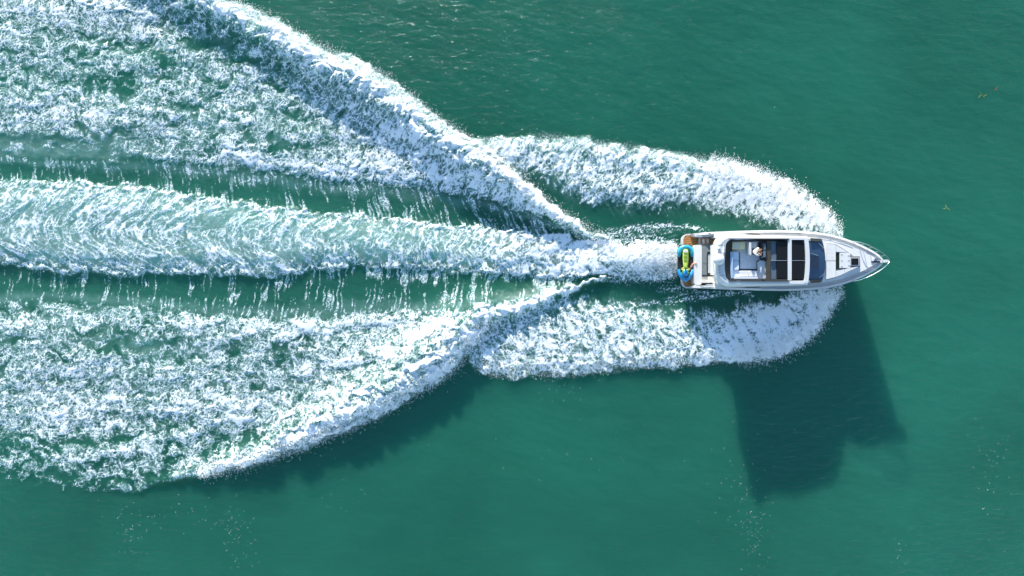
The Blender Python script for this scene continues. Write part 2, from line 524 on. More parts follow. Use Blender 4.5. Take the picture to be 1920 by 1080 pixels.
    okB = sst(850, 880, x) * sst(1590, 1575, xe)
    # stays outside the stern crest
    okB = okB * sst(14, 4, (ye - U_out(xe)) * slope_u)
    inB = sst(-2, 5, dBo) * sst(-8, 34, dBi + 16 * thr - 8) * okB
    dn = 0.80 + 0.12 * med + 0.26 * sst(1180, 1440, x) - 0.34 * sst(46, 6, dBi) * sst(1450, 1380, x)
    dn = dn - 0.24 * sst(1120, 980, x) * sst(300, 350, y)
    dn = dn - 0.22 * sst(14, 2, dBo) * sst(1400, 1250, x)
    stq = ridge((0.85 * x + 0.5 * y + 9 * w1 + 4 * v1) / 7.5, (0.5 * x - 0.85 * y) / 30, 95)
    stp = perlin((0.85 * x + 0.5 * y + 9 * w1) / 8, (0.5 * x - 0.85 * y) / 36, 96)
    aB = cover(np.clip(dn, 0, 1.15) * inB, 0.18, 0.34 * stp, np.maximum(net * 0.8, sst(0.6, 1, stq)))
    fo = np.maximum(fo, aB)
    mk = np.maximum(mk, inB * 0.2)
    hb = np.interp(x, [860, 1000, 1250, 1450, 1540, 1580], [0.15, 0.22, 0.30, 0.42, 0.35, 0.08]).astype(np.float32)
    h += okB * hb * sst(-4, 26, dBo) * sst(-6, 60, dBi)
    h += inB * (0.06 * lump + 0.03 * bill2 + 0.025 * stp + 0.10 * lump * sst(40, 10, dBo))
    ev = np.maximum(ev, inB)

    dBo = (LB_out(xe) - ye) * np.interp(x, [1400, 1480, 1560], [0.97, 0.8, 0.6]).astype(np.float32)
    dBi = ye - LB_in(xe)
    fin = perlin((0.85 * x - 0.5 * y + 6 * w1) / 7, (0.5 * x + 0.85 * y) / 60, 143)
    dBo = dBo + 12 * fin * sst(1380, 1500, x) + 8 * perlin(x / 34, y / 60, 144) * sst(1400, 1250, x)
    okB = sst(868, 890, x) * sst(1590, 1575, xe)
    okB = okB * np.where(x < 1170, sst(14, 4, dLo), 1)
    inB = sst(-2, 5, dBo) * sst(-8, 34, dBi + 16 * thr - 8) * okB
    dn = 0.80 + 0.12 * med + 0.30 * sst(1220, 1420, x) - 0.34 * sst(60, 10, dBi) * sst(1400, 1300, x)
    dn = dn - 0.20 * sst(14, 2, dBo) * sst(1400, 1250, x)
    stq = ridge((0.85 * x - 0.5 * y + 9 * w1 + 4 * v1) / 7.5, (0.5 * x + 0.85 * y) / 30, 97)
    stp = perlin((0.85 * x - 0.5 * y + 9 * w1) / 8, (0.5 * x + 0.85 * y) / 36, 98)
    aB2 = cover(np.clip(dn, 0, 1.15) * inB, 0.18, 0.34 * stp, np.maximum(net * 0.8, sst(0.6, 1, stq)))
    fo = np.maximum(fo, aB2)
    mk = np.maximum(mk, inB * 0.12)
    h += okB * hb * sst(-4, 26, dBo) * sst(-6, 60, dBi)
    h += inB * (0.06 * lump + 0.03 * bill2 + 0.025 * stp + 0.10 * lump * sst(40, 10, dBo))
    ev = np.maximum(ev, inB)

    # ---------------- fine droplets lying along the hull sides
    spk = equalize(perlin(x / 2.9, y / 2.3, 91) + 0.5 * perlin(x / 16, y / 5, 92))
    yl = np.interp(x, [1090, 1180, 1240, 1290, 1340], [436, 424, 419, 422, 432])
    m1 = np.exp(-((y - yl - 3) / 4) ** 2) * sst(1130, 1230, x) * sst(1350, 1300, x) + 0.7 * sst(yl - 3, yl + 5, y) * sst(462, 440, y) * sst(1080, 1150, x) * sst(1300, 1180, x)
    m1 = m1 + 0.8 * sst(442, 454, y) * sst(464, 458, y) * sst(1120, 1160, x) * sst(1290, 1250, x)
    yl2 = np.interp(x, [1180, 1230, 1300, 1400], [570, 568, 560, 547])
    m2 = np.exp(-((y - yl2) / 3.5) ** 2) * sst(1150, 1230, x) * sst(1420, 1390, x)
    m2 = m2 + 0.5 * sst(540, 548, y) * sst(yl2, yl2 - 6, y) * sst(1230, 1330, x) * sst(1400, 1380, x)
    m2 = m2 + 0.8 * np.exp(-((x - 1262) / 22) ** 2 - ((y - 541) / 5) ** 2)
    m3 = 0.75 * np.exp(-((y - 524) / 7) ** 2) * sst(1120, 1160, x) * sst(1275, 1230, x)
    ms = np.clip(m1 + m2 + m3, 0, 1)
    fo = np.maximum(fo, alpha(spk, 0.5 * ms, 0.3) * 0.8)
    ev = np.maximum(ev, ms * 0.6)

    mk = np.maximum(mk, 0.50 * sst(0.08, 0.55, fo))      # bubbles just under the floating foam
    fade = sst(-420, -240, x) * sst(-400, -230, y)
    return fo * fade, np.clip(mk, 0, 1) * fade, h * fade, ev * fade

foam[sub], milk[sub], hgt[sub], env[sub] = build_wake(X[sub], Y[sub])

# keep the sea inside the hull's footprint low
hull_hole = sst(1282, 1300, X) * sst(1560, 1510, X) * sst(447, 455, Y) * sst(537, 527, Y)
hgt = hgt * (1 - hull_hole) - 0.25 * hull_hole

# wind ripples on the open sea
near = (np.abs(X - 960) < 1400) & (np.abs(Y - 540) < 900)
rip = np.zeros_like(X)
xn, yn = X[near], Y[near]
rip[near] = (0.020 * perlin((xn + 0.35 * yn) / 60, (yn - 0.3 * xn) / 26, 101) + 0.010 * perlin((xn + 0.4 * yn) / 26, (yn - 0.3 * xn) / 11, 102)
             + 0.05 * perlin(xn / 330, yn / 140, 103))
hgt += rip

# scattered sun glints on the open sea, made as tiny white drops
GLINTS = ((245, 1000, 14, 28, 60), (320, 960, 60, 18, 34), (435, 985, 25, 25, 60), (455, 1035, 18, 18, 26), (1412, 995, 16, 45, 90), (1380, 930, 30, 40, 40),
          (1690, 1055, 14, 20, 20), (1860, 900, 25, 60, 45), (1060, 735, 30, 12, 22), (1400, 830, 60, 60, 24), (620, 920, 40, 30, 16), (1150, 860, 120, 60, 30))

# metric positions
WX = (X - 960.0) / PPM
WY = (540.0 - Y) / PPM
co = np.stack([WX, WY, hgt], axis=-1).reshape(-1, 3)
idx = np.arange(NX * NY).reshape(NY, NX)
quads = np.stack([idx[1:, :-1], idx[1:, 1:], idx[:-1, 1:], idx[:-1, :-1]], axis=-1).reshape(-1, 4)
ef = np.maximum.reduce([env[1:, :-1], env[1:, 1:], env[:-1, 1:], env[:-1, :-1]]).reshape(-1)
ff = np.maximum.reduce([foam[1:, :-1], foam[1:, 1:], foam[:-1, 1:], foam[:-1, :-1]]).reshape(-1)
in_wake = (ef > 0.04) & (ff > 0.03)
fo_flat, mk_flat = foam.reshape(-1), milk.reshape(-1)

def sheet(name, sel, m, lift=0.0):
    q = quads[sel]
    used, inv = np.unique(q, return_inverse=True)
    inv = inv.reshape(-1, 4)
    me = bpy.data.meshes.new(name)
    me.vertices.add(len(used))
    cc_ = co[used].astype(np.float32)
    cc_[:, 2] += lift
    me.vertices.foreach_set("co", cc_.ravel())
    nq = len(inv)
    me.loops.add(nq * 4)
    me.loops.foreach_set("vertex_index", inv.astype(np.int32).ravel())
    me.polygons.add(nq)
    me.polygons.foreach_set("loop_start", (np.arange(nq) * 4).astype(np.int32))
    me.polygons.foreach_set("use_smooth", np.ones(nq, bool))
    me.update(calc_edges=True)
    for nm, arr in (("foam", fo_flat), ("milk", mk_flat)):
        a = me.attributes.new(nm, 'FLOAT', 'POINT')
        a.data.foreach_set("value", arr[used].astype(np.float32))
    me.materials.append(m)
    o = bpy.data.objects.new(name, me)
    COL.objects.link(o)
    return o

def sea_material(kind):
    m = bpy.data.materials.new("sea_" + kind)
    m.use_nodes = True
    nt = m.node_tree
    N, Lk = nt.nodes, nt.links
    N.remove(N["Principled BSDF"])
    out = N["Material Output"]
    geo = N.new("ShaderNodeNewGeometry")
    def noise(scale, detail=3, vec=None, dist=0.0, rough=0.55):
        n = N.new("ShaderNodeTexNoise")
        n.inputs["Scale"].default_value = scale
        n.inputs["Detail"].default_value = detail
        n.inputs["Roughness"].default_value = rough
        n.inputs["Distortion"].default_value = dist
        Lk.new(vec or geo.outputs["Position"], n.inputs["Vector"])
        return n.outputs["Fac"]
    def mapr(v, a, b, c, d):
        n = N.new("ShaderNodeMapRange")
        for k, val in zip(("From Min", "From Max", "To Min", "To Max"), (a, b, c, d)):
            n.inputs[k].default_value = val
        Lk.new(v, n.inputs["Value"])
        return n.outputs[0]
    def math_(op, a, b):
        n = N.new("ShaderNodeMath")
        n.operation = op
        for i, v in enumerate((a, b)):
            if isinstance(v, (int, float)):
                n.inputs[i].default_value = v
            else:
                Lk.new(v, n.inputs[i])
        return n.outputs[0]
    def mixc(f, a, b):
        n = N.new("ShaderNodeMix")
        n.data_type = 'RGBA'
        if isinstance(f, (int, float)):
            n.inputs[0].default_value = f
        else:
            Lk.new(f, n.inputs[0])
        for i, v in ((6, a), (7, b)):
            if isinstance(v, tuple):
                n.inputs[i].default_value = (*v, 1)
            else:
                Lk.new(v, n.inputs[i])
        return n.outputs[2]
    at_f = N.new("ShaderNodeAttribute"); at_f.attribute_name = "foam"
    at_m = N.new("ShaderNodeAttribute"); at_m.attribute_name = "milk"
    # stretched coordinates for wind ripples
    mp = N.new("ShaderNodeMapping")
    mp.inputs["Rotation"].default_value = (0, 0, R(18))
    mp.inputs["Scale"].default_value = (0.55, 1.25, 1.0)
    Lk.new(geo.outputs["Position"], mp.inputs["Vector"])
    rp = noise(2.4, 6, mp.outputs[0], 0.5, 0.66)
    bmp = N.new("ShaderNodeBump")
    bmp.inputs["Strength"].default_value = 1.0
    bmp.inputs["Distance"].default_value = 0.105
    Lk.new(rp, bmp.inputs["Height"])
    bmd = N.new("ShaderNodeBump")
    bmd.inputs["Strength"].default_value = 1.0
    bmd.inputs["Distance"].default_value = 0.028
    Lk.new(rp, bmd.inputs["Height"])
    tint = mapr(noise(0.045, 3), 0.3, 0.7, 0, 1)
    deep = mixc(tint, (0.0130, 0.112, 0.072), (0.0190, 0.164, 0.107))
    milkn = math_('MULTIPLY', at_m.outputs["Fac"], mapr(noise(0.8, 4), 0.3, 0.7, 0.62, 1.0))
    body = mixc(milkn, deep, (0.29, 0.50, 0.44))
    dif = N.new("ShaderNodeSubsurfaceScattering")
    dif.falloff = 'RANDOM_WALK'
    dif.inputs["Scale"].default_value = 9.0
    dif.inputs["Radius"].default_value = (0.4, 1.0, 0.9)
    Lk.new(body, dif.inputs["Color"])
    Lk.new(bmd.outputs[0], dif.inputs["Normal"])
    gl = N.new("ShaderNodeBsdfGlossy")
    gl.inputs["Roughness"].default_value = 0.10
    Lk.new(bmp.outputs[0], gl.inputs["Normal"])
    fr = N.new("ShaderNodeFresnel")
    fr.inputs["IOR"].default_value = 1.33
    Lk.new(bmp.outputs[0], fr.inputs["Normal"])
    wat = N.new("ShaderNodeMixShader")
    Lk.new(fr.outputs[0], wat.inputs[0])
    Lk.new(dif.outputs[0], wat.inputs[1])
    Lk.new(gl.outputs[0], wat.inputs[2])
    if kind == "water":
        Lk.new(wat.outputs[0], out.inputs["Surface"])
        return m
    for n_ in (wat, dif, gl, fr):
        N.remove(n_)
    # foam, open where it is torn
    tr = N.new("ShaderNodeBsdfTransparent")
    fn = noise(9.0, 5, None, 0.6, 0.65)
    fbump = N.new("ShaderNodeBump")
    fbump.inputs["Strength"].default_value = 0.55
    fbump.inputs["Distance"].default_value = 0.05
    Lk.new(fn, fbump.inputs["Height"])
    fd = N.new("ShaderNodeBsdfDiffuse")
    fd.inputs["Color"].default_value = (0.86, 0.905, 0.93, 1)
    Lk.new(fbump.outputs[0], fd.inputs["Normal"])
    # crisp filaments: warped cell edges at two sizes, showing where the foam is neither gone nor solid
    wv = N.new("ShaderNodeTexNoise")
    wv.inputs["Scale"].default_value = 1.6
    wv.inputs["Detail"].default_value = 4
    Lk.new(geo.outputs["Position"], wv.inputs["Vector"])
    sc_ = N.new("ShaderNodeVectorMath"); sc_.operation = 'SCALE'; sc_.inputs["Scale"].default_value = 1.1
    Lk.new(wv.outputs["Color"], sc_.inputs[0])
    ad_ = N.new("ShaderNodeVectorMath"); ad_.operation = 'ADD'
    Lk.new(geo.outputs["Position"], ad_.inputs[0]); Lk.new(sc_.outputs[0], ad_.inputs[1])
    def net(scale, w):
        vo = N.new("ShaderNodeTexVoronoi")
        vo.voronoi_dimensions = '2D'
        vo.feature = 'DISTANCE_TO_EDGE'
        vo.inputs["Scale"].default_value = scale
        Lk.new(ad_.outputs[0], vo.inputs["Vector"])
        return mapr(vo.outputs["Distance"], 0.0, w, 1.0, 0.0)
    nets = math_('MAXIMUM', net(1.4, 0.08), math_('MULTIPLY', 0.9, net(3.1, 0.13)))
    f0 = at_f.outputs["Fac"]
    midm = math_('MULTIPLY', mapr(f0, 0.04, 0.22, 0, 1), mapr(f0, 0.55, 0.95, 1, 0.25))
    amp = math_('MINIMUM', 1.0, math_('MULTIPLY', 4.0, f0))
    fac = math_('ADD', f0, math_('MULTIPLY', math_('SUBTRACT', fn, 0.5), math_('MULTIPLY', 0.42, amp)))
    fac = math_('ADD', fac, math_('MULTIPLY', midm, math_('SUBTRACT', math_('MULTIPLY', 0.85, math_('MULTIPLY', nets, mapr(noise(2.2, 3), 0.35, 0.65, 0.25, 1.0))), 0.16)))
    facr = math_('POWER', mapr(fac, 0.08, 0.92, 0.0, 1.0), 1.15)
    Lk.new(mixc(mapr(facr, 0.10, 0.80, 0, 1), (0.50, 0.76, 0.74), (0.87, 0.905, 0.925)), fd.inputs["Color"])
    mix = N.new("ShaderNodeMixShader")
    Lk.new(facr, mix.inputs[0])
    Lk.new(tr.outputs[0], mix.inputs[1])
    Lk.new(fd.outputs[0], mix.inputs[2])
    Lk.new(mix.outputs[0], out.inputs["Surface"])
    return m

sea = sheet("water", np.ones(len(quads), bool), sea_material("water"))
sea["kind"] = "structure"
wake = sheet("wake_foam", in_wake, sea_material("foam"), 0.015)
wake["kind"] = "stuff"
wake["label"] = "broad white foam wake spreading across the green water behind the yacht"
wake["category"] = "wake"

# ------------------------------------------------------------------ flying spray
def spray_object():
    V, F = [], []
    prng = random.Random(3)
    def height_at(px, py):
        i = int(np.clip(np.searchsorted(gx, px), 1, NX - 2)); j = int(np.clip(np.searchsorted(gy, py), 1, NY - 2))
        return float(hgt[j, i])
    def drop(px, py, z, s, d, stretch):
        p = Vector(((px - 960) / PPM, (540 - py) / PPM, z))
        d = d.normalized()
        u = d.cross(Vector((0.3, 0.2, 0.93))).normalized()
        w = d.cross(u)
        b = len(V)
        a = prng.uniform(0, 6.28)
        V.append(p + d * s * stretch)
        V.append(p - d * s * stretch)
        for k in range(3):
            V.append(p + (u * math.cos(a + k * 2.094) + w * math.sin(a + k * 2.094)) * s)
        for k in range(3):
            k2 = (k + 1) % 3
            F.append((b, b + 2 + k, b + 2 + k2))
            F.append((b + 1, b + 2 + k2, b + 2 + k))
    def fringe(fn, x0, x1, n, nrm, spread, inner, zmax, smin, smax, stretch, dirv, sign=1):
        for _ in range(n):
            px = prng.uniform(x0, x1)
            t = prng.expovariate(1.0 / spread) - inner * prng.random()
            py = float(fn(px)) + nrm[1] * t
            px2 = px + nrm[0] * t
            z = height_at(px2, py) + max(0.02, zmax * prng.random() ** 2)
            d = Vector((dirv[0] + prng.uniform(-.4, .4), -(dirv[1] + prng.uniform(-.4, .4)), prng.uniform(0.0, 0.6)))
            drop(px2, py, z, prng.uniform(smin, smax), d, prng.uniform(1.0, stretch))
    # fan of spray thrown out by the bow on both sides
    fringe(UB_out, 1330, 1578, 9000, (0.30, -0.95), 4.5, 40, 0.6, 0.008, 0.024, 4, (0.45, -1))
    fringe(LB_out, 1380, 1580, 9000, (0.30, 0.95), 4.5, 40, 0.6, 0.008, 0.024, 4, (0.45, 1))
    fringe(UB_out, 900, 1340, 5000, (0.0, -1.0), 2.6, 26, 0.3, 0.008, 0.022, 2, (0.2, -1))
    fringe(LB_out, 890, 1390, 5000, (0.0, 1.0), 2.6, 26, 0.3, 0.008, 0.022, 2, (0.2, 1))
    # crests
    fringe(U_out, 400, 1150, 12000, (0.45, -0.88), 4.0, 30, 0.45, 0.008, 0.026, 3, (0.6, -1))
    fringe(L_out, 380, 930, 10000, (0.35, 0.9), 4.0, 30, 0.4, 0.008, 0.026, 3, (0.5, 1))
    # propeller wash
    for _ in range(7000):
        px = 1268 - abs(prng.gauss(0, 60)); py = prng.gauss(484, 18)
        if not (452 < py < 530):
            continue
        drop(px, py, height_at(px, py) + 0.5 * prng.random() ** 2, prng.uniform(0.006, 0.02), Vector((-1, prng.uniform(-.3, .3), 0.2)), prng.uniform(1, 5))
    for cx, cy, sx, sy, n in GLINTS:  # white drops imitating sun glints, merged into the spray mesh
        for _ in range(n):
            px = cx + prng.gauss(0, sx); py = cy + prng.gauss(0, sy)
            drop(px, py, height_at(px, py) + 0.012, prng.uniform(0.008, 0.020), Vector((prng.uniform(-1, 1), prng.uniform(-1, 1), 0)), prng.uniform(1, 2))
    me = bpy.data.meshes.new("spray")
    me.from_pydata(V, [], F)
    me.materials.append(mat("spray_glint_white", (0.86, 0.87, 0.88), 0.6))
    o = bpy.data.objects.new("spray", me)
    COL.objects.link(o)
    o["kind"] = "stuff"
    o["label"] = "white droplets of spray flying along the bow waves and wake crests, plus white flecks as sun glints on open water"
    o["category"] = "spray"
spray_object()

# ------------------------------------------------------------------ the motor yacht
WHITE = mat("gelcoat_white", (0.71, 0.70, 0.675), 0.25, var=0.04, vscale=1.2, coat=0.3)
DECKW = mat("deck_nonskid", (0.50, 0.50, 0.51), 0.6, var=0.05, vscale=4, bump=0.1, bscale=120)
CUSH = mat("cushion_white", (0.62, 0.62, 0.61), 0.8, var=0.05, vscale=5)
CUSHG = mat("cushion_grey", (0.18, 0.205, 0.21), 0.8, var=0.06, vscale=5)
CUSHB = mat("cushion_pale_blue_grey", (0.66, 0.72, 0.78), 0.8, var=0.05, vscale=5)
FLOORG = mat("fly_floor_grey", (0.76, 0.77, 0.78), 0.7, var=0.05, vscale=6)
DARK = mat("tinted_black_glass", (0.012, 0.013, 0.014), 0.35, spec=0.25)
BLACKP = mat("black_trim", (0.015, 0.016, 0.018), 0.5, var=0.2, vscale=6)
BLUEGL = mat("windscreen_glass", (0.028, 0.062, 0.12), 0.08, spec=0.45)
GREYGL = mat("grey_blue_glass", (0.11, 0.15, 0.19), 0.12, spec=0.6)
OLIVE = mat("olive_brown_trim", (0.065, 0.055, 0.036), 0.5, var=0.15)
CREAM = mat("cream_laminate", (0.86, 0.74, 0.40), 0.4, var=0.12, vscale=2)
STEEL = mat("stainless_steel", (0.62, 0.66, 0.70), 0.22, metal=1.0)
GREYP = mat("grey_paint", (0.33, 0.37, 0.41), 0.4)
CAULK = mat("teak_caulking", (0.09, 0.05, 0.03), 0.7)
GROOVE = mat("deck_groove_grey", (0.16, 0.17, 0.19), 0.7)

def teak():
    m = bpy.data.materials.new("teak")
    m.use_nodes = True
    nt = m.node_tree
    b = nt.nodes["Principled BSDF"]
    tc = nt.nodes.new("ShaderNodeTexCoord")
    mp = nt.nodes.new("ShaderNodeMapping")
    mp.inputs["Scale"].default_value = (1.5, 26, 1)
    n = nt.nodes.new("ShaderNodeTexNoise")
    n.inputs["Scale"].default_value = 2.0
    n.inputs["Detail"].default_value = 5
    cr = nt.nodes.new("ShaderNodeValToRGB")
    cr.color_ramp.elements[0].position = 0.3
    cr.color_ramp.elements[0].color = (0.30, 0.125, 0.038, 1)
    cr.color_ramp.elements[1].position = 0.72
    cr.color_ramp.elements[1].color = (0.60, 0.30, 0.10, 1)
    nt.links.new(tc.outputs["Object"], mp.inputs[0])
    nt.links.new(mp.outputs[0], n.inputs["Vector"])
    nt.links.new(n.outputs["Fac"], cr.inputs[0])
    nt.links.new(cr.outputs[0], b.inputs["Base Color"])
    b.inputs["Roughness"].default_value = 0.6
    return m
TEAK = teak()

YC = 489.5
base = P(1460, 490, 0)
yacht = thing("motor_yacht", "white motor yacht with open flybridge and teak stern platform speeding across the sea", "yacht", base)

# sheer outline (pixels as seen at the sheer height)
SHEER = [  # px, half breadth up (px), half breadth down, height m
    (1302, 51.0, 48.5, 1.35), (1320, 53.0, 50.5, 1.55), (1345, 54.5, 52.0, 1.80), (1385, 56.0, 53.5, 2.00), (1425, 57.0, 54.8, 2.10), (1465, 57.3, 55.2, 2.20),
    (1500, 56.3, 54.8, 2.30), (1530, 53.8, 52.8, 2.42), (1556, 50.0, 49.5, 2.62), (1580, 43.5, 43.8, 2.78), (1602, 35.5, 36.3, 2.92),
    (1622, 26.5, 27.6, 3.02), (1638, 18.0, 18.8, 3.09), (1649, 10.5, 11.0, 3.14), (1655, 4.5, 4.8, 3.17), (1657, 0.8, 0.8, 3.18)]
sx_ = [s[0] for s in SHEER]
def sheer_z(px): return float(np.interp(px, sx_, [s[3] for s in SHEER]))
def hb_up(px): return float(np.interp(px, sx_, [s[1] for s in SHEER]))
def hb_dn(px): return float(np.interp(px, sx_, [s[2] for s in SHEER]))

# hull: transverse sections from the sheer down to the keel
loops = []
for px, bu, bd, z in SHEER:
    t = (px - 1302) / (1657 - 1302)
    a = P(px, YC - bu, z); c = P(px, YC + bd, z)
    ctr = (a + c) / 2
    rake = 2.0 * max(0, t - 0.55) ** 1.5        # stem rakes aft towards the water
    f_ch = 0.93 - 0.35 * max(0, t - 0.4)         # chine narrower than the sheer
    z_ch = 0.35 + 0.75 * max(0, t - 0.5)
    z_k = -0.55 + 0.75 * max(0, t - 0.6) / 0.4
    def pt(frac, zz, k):
        return Vector((ctr.x - rake * k, ctr.y + (a.y - ctr.y) * frac, zz))
    loops.append([pt(1, z, 0), pt(1.008, z - 0.14, 0.05), pt(0.985, z * 0.62 + z_ch * 0.38, 0.4), pt(f_ch, z_ch, 0.8), pt(f_ch * 0.93, z_ch - 0.06, 0.85),
                  pt(0.0, z_k, 1.1),
                  pt(-f_ch * 0.93, z_ch - 0.06, 0.85), pt(-f_ch, z_ch, 0.8), pt(-0.985, z * 0.62 + z_ch * 0.38, 0.4), pt(-1.008, z - 0.14, 0.05), pt(-1, z, 0),
                  pt(-0.93, z, 0), pt(-0.925, 0.5 if px < 1350 else z - 0.03, 0), pt(0.925, 0.5 if px < 1350 else z - 0.03, 0), pt(0.93, z, 0)])
hull = link_bm("hull", loft_bm(loops, True, True, True), WHITE, yacht, True)
# delete nothing: the hull is closed by its own top, the deck lies just above it

def strip_deck(name, x0, x1, inset0, inset1, dz0, dz1, m, n=26, side=0, thick=0.05):
    """gunwale-following ring band: inset in px from the sheer, heights relative to the sheer"""
    bm = bmesh.new()
    for sgn in ((1, -1) if side == 0 else (side,)):
        prev = None
        for i in range(n + 1):
            px = x0 + (x1 - x0) * i / n
            z = sheer_z(px)
            hb = hb_up(px) if sgn > 0 else hb_dn(px)
            q = [P(px, YC - sgn * max(0.2, hb - inset0), z + dz0), P(px, YC - sgn * max(0.1, hb - inset1), z + dz1),
                 P(px, YC - sgn * max(0.1, hb - inset1), z + dz1 - thick), P(px, YC - sgn * max(0.2, hb - inset0), z + dz0 - thick)]
            q = [bm.verts.new(v) for v in q]
            if prev:
                for k in range(4):
                    j = (k + 1) % 4
                    bm.faces.new((prev[k], prev[j], q[j], q[k]))
            else:
                bm.faces.new(q[::-1])
            prev = q
        bm.faces.new(prev)
    return link_bm(name, bm, m, yacht, True)

# gunwale cap, raised bulwark lip and side decks
strip_deck("gunwale", 1303, 1654, 0.0, 3.2, 0.06, 0.09, WHITE, 40, thick=0.10)
strip_deck("side_deck", 1425, 1640, 3.4, 15.0, 0.01, 0.03, DECKW, 34, thick=0.02)
strip_deck("rub_rail", 1310, 1650, -0.9, 0.5, -0.16, -0.16, GREYP, 40, thick=0.05)

# foredeck, one raised moulding sloping to the bow
def fz(x, y=0): return sheer_z(x) + 0.30 - 0.22 * max(0.0, min(1.0, (x - 1600) / 40.0))
pts = []
for px in (1540, 1556, 1580, 1602, 1620, 1634, 1646):
    pts.append((px, YC - max(1.0, hb_up(px) - 11)))
pts2 = []
for px in (1646, 1634, 1620, 1602, 1580, 1556, 1540):
    pts2.append((px, YC + max(1.0, hb_dn(px) - 11)))
part("foredeck", pts + pts2, fz, 2.2, WHITE, yacht, 0.04)

# ---- stern
plat = part("swim_platform", rrect(1278, 438.5, 1306, 540.5, 12, 6, (1, 0, 0, 1)), 0.52, 0.22, WHITE, yacht, 0.04)
# teak planks laid athwart the stern
def clip_plat(y):
    dy = max(0.0, 450.5 - y, y - 528.5)
    return 1281.5 + (12 - math.sqrt(max(0.0, 144 - dy * dy)))
caul = part("teak_deck", [(clip_plat(441), 441)] + [(clip_plat(y), y) for y in np.linspace(443, 536, 24)] + [(clip_plat(538), 538), (1312, 538), (1312, 441)], 0.535, 0.50, CAULK, plat, 0)
yy = 441.3
while yy < 537.5:
    y1 = min(yy + 3.55, 537.8)
    part("plank", [(max(clip_plat(yy), clip_plat(y1)), yy), (1311.5, yy), (1311.5, y1), (max(clip_plat(yy), clip_plat(y1)), y1)], 0.548, 0.52, TEAK, plat, 0.0, False)
    yy += 3.9
# boarding passage on the upper side: steps up in teak
part("passage_step", rect(1311.8, 446, 1342, 457.5), 0.95, 0.3, WHITE, yacht, 0.02)
for k in range(3):
    part("plank", rect(1313 + k * 0.2, 447 + 3.4 * k, 1341, 450 + 3.4 * k), 0.965, 0.94, TEAK, yacht, 0.0, False)
part("stair_tread", rect(1317, 448.2, 1321, 456.2), 1.02, 0.95, WHITE, yacht, 0.01)
part("stair_tread", rect(1325, 448.2, 1329, 456.2), 1.02, 0.95, WHITE, yacht, 0.01)
# upper and lower quarter bulwarks
part("quarter_bulwark", [(1300, 437.5), (1342, 434.5), (1344, 440.5), (1304, 443.5)], 1.55, 0.3, WHITE, yacht, 0.04)
part("bulwark_window", [(1306, 440.4), (1340, 438.2), (1341, 443.6), (1307, 444.6)], 1.57, 1.0, GREYP, yacht, 0.01)
part("quarter_bulwark", [(1300, 536.0), (1344, 535.2), (1344, 541.5), (1300, 539.8)], 1.55, 0.3, WHITE, yacht, 0.04)
part("bulwark_window", [(1324, 532.6), (1343, 532.6), (1347, 536.6), (1326, 536.2)], 1.60, 1.0, GREYP, yacht, 0.01)
# transom moulding, cockpit
part("transom", rrect(1302, 459, 1316, 534, 4, 4), 1.45, 0.3, WHITE, yacht, 0.06, seg=3)
part("cockpit_floor", rect(1312, 458, 1352, 532), 1.0, 0.85, mat("cockpit_floor_beige", (0.55, 0.50, 0.40), 0.6, var=0.1), yacht, 0.0)
sofa = part("cockpit_sofa", [(1314.5, 461), (1350, 461), (1350, 472.5), (1326, 472.5), (1326, 516.5), (1314.5, 516.5)], 1.42, 0.95, CUSHG, yacht, 0.05, seg=3)
part("cushion", [(1317, 474), (1325, 474), (1325, 494), (1317, 494)], 1.47, 1.40, CUSHG, sofa, 0.02)
part("cushion", [(1317, 495), (1325, 495), (1325, 515), (1317, 515)], 1.47, 1.40, CUSHG, sofa, 0.02)
part("table_edge", [(1325.6, 473.5), (1350, 473.5), (1350, 514.5), (1325.6, 514.5)], 1.30, 1.24, OLIVE, yacht, 0.01)
part("table", [(1327.8, 476), (1350, 476), (1350, 512), (1327.8, 512)], 1.36, 1.28, CUSH, yacht, 0.01)
part("cockpit_bench", rrect(1315, 518.5, 1352, 528, 2, 3), 1.35, 0.9, mat("bench_cream", (0.74, 0.72, 0.62), 0.7, var=0.05), yacht, 0.04)
part("cockpit_coaming", rrect(1315, 527.2, 1346, 530.2, 1.2, 2), 1.55, 0.9, WHITE, yacht, 0.02)

# ---- superstructure: a ring-shaped flybridge moulding, sides falling to the side decks
def narrow(pts, k):
    """draw the sides in towards the bow by k px"""
    o = []
    for x, y in pts:
        u = max(0.0, min(1.0, (x - 1385) / 45.0))
        u = u * u * (3 - 2 * u) * k
        o.append((x, y + (u if y < YC else -u)))
    return o

def ring_px(x0, y0, x1, y1, r, nose=0.0, n=8):
    """rounded outline, aft corners round, forward edge bowed by nose px"""
    pts = []
    for k in range(n + 1):
        a = R(180 + 90.0 * k / n)
        pts.append((x0 + r + r * math.cos(a), y0 + r + r * math.sin(a)))
    for k in range(9):
        u = k / 8.0
        pts.append((x1 + nose * (1 - (2 * u - 1) ** 2), y0 + (y1 - y0) * u))
    for k in range(n + 1):
        a = R(90 + 90.0 * k / n)
        pts.append((x0 + r + r * math.cos(a), y1 - r + r * math.sin(a)))
    for k in range(1, 6):
        u = k / 6.0
        pts.append((x0 - 1.6 * (1 - (2 * u - 1) ** 2), y1 - r + (y0 - y1 + 2 * r) * u))
    return pts

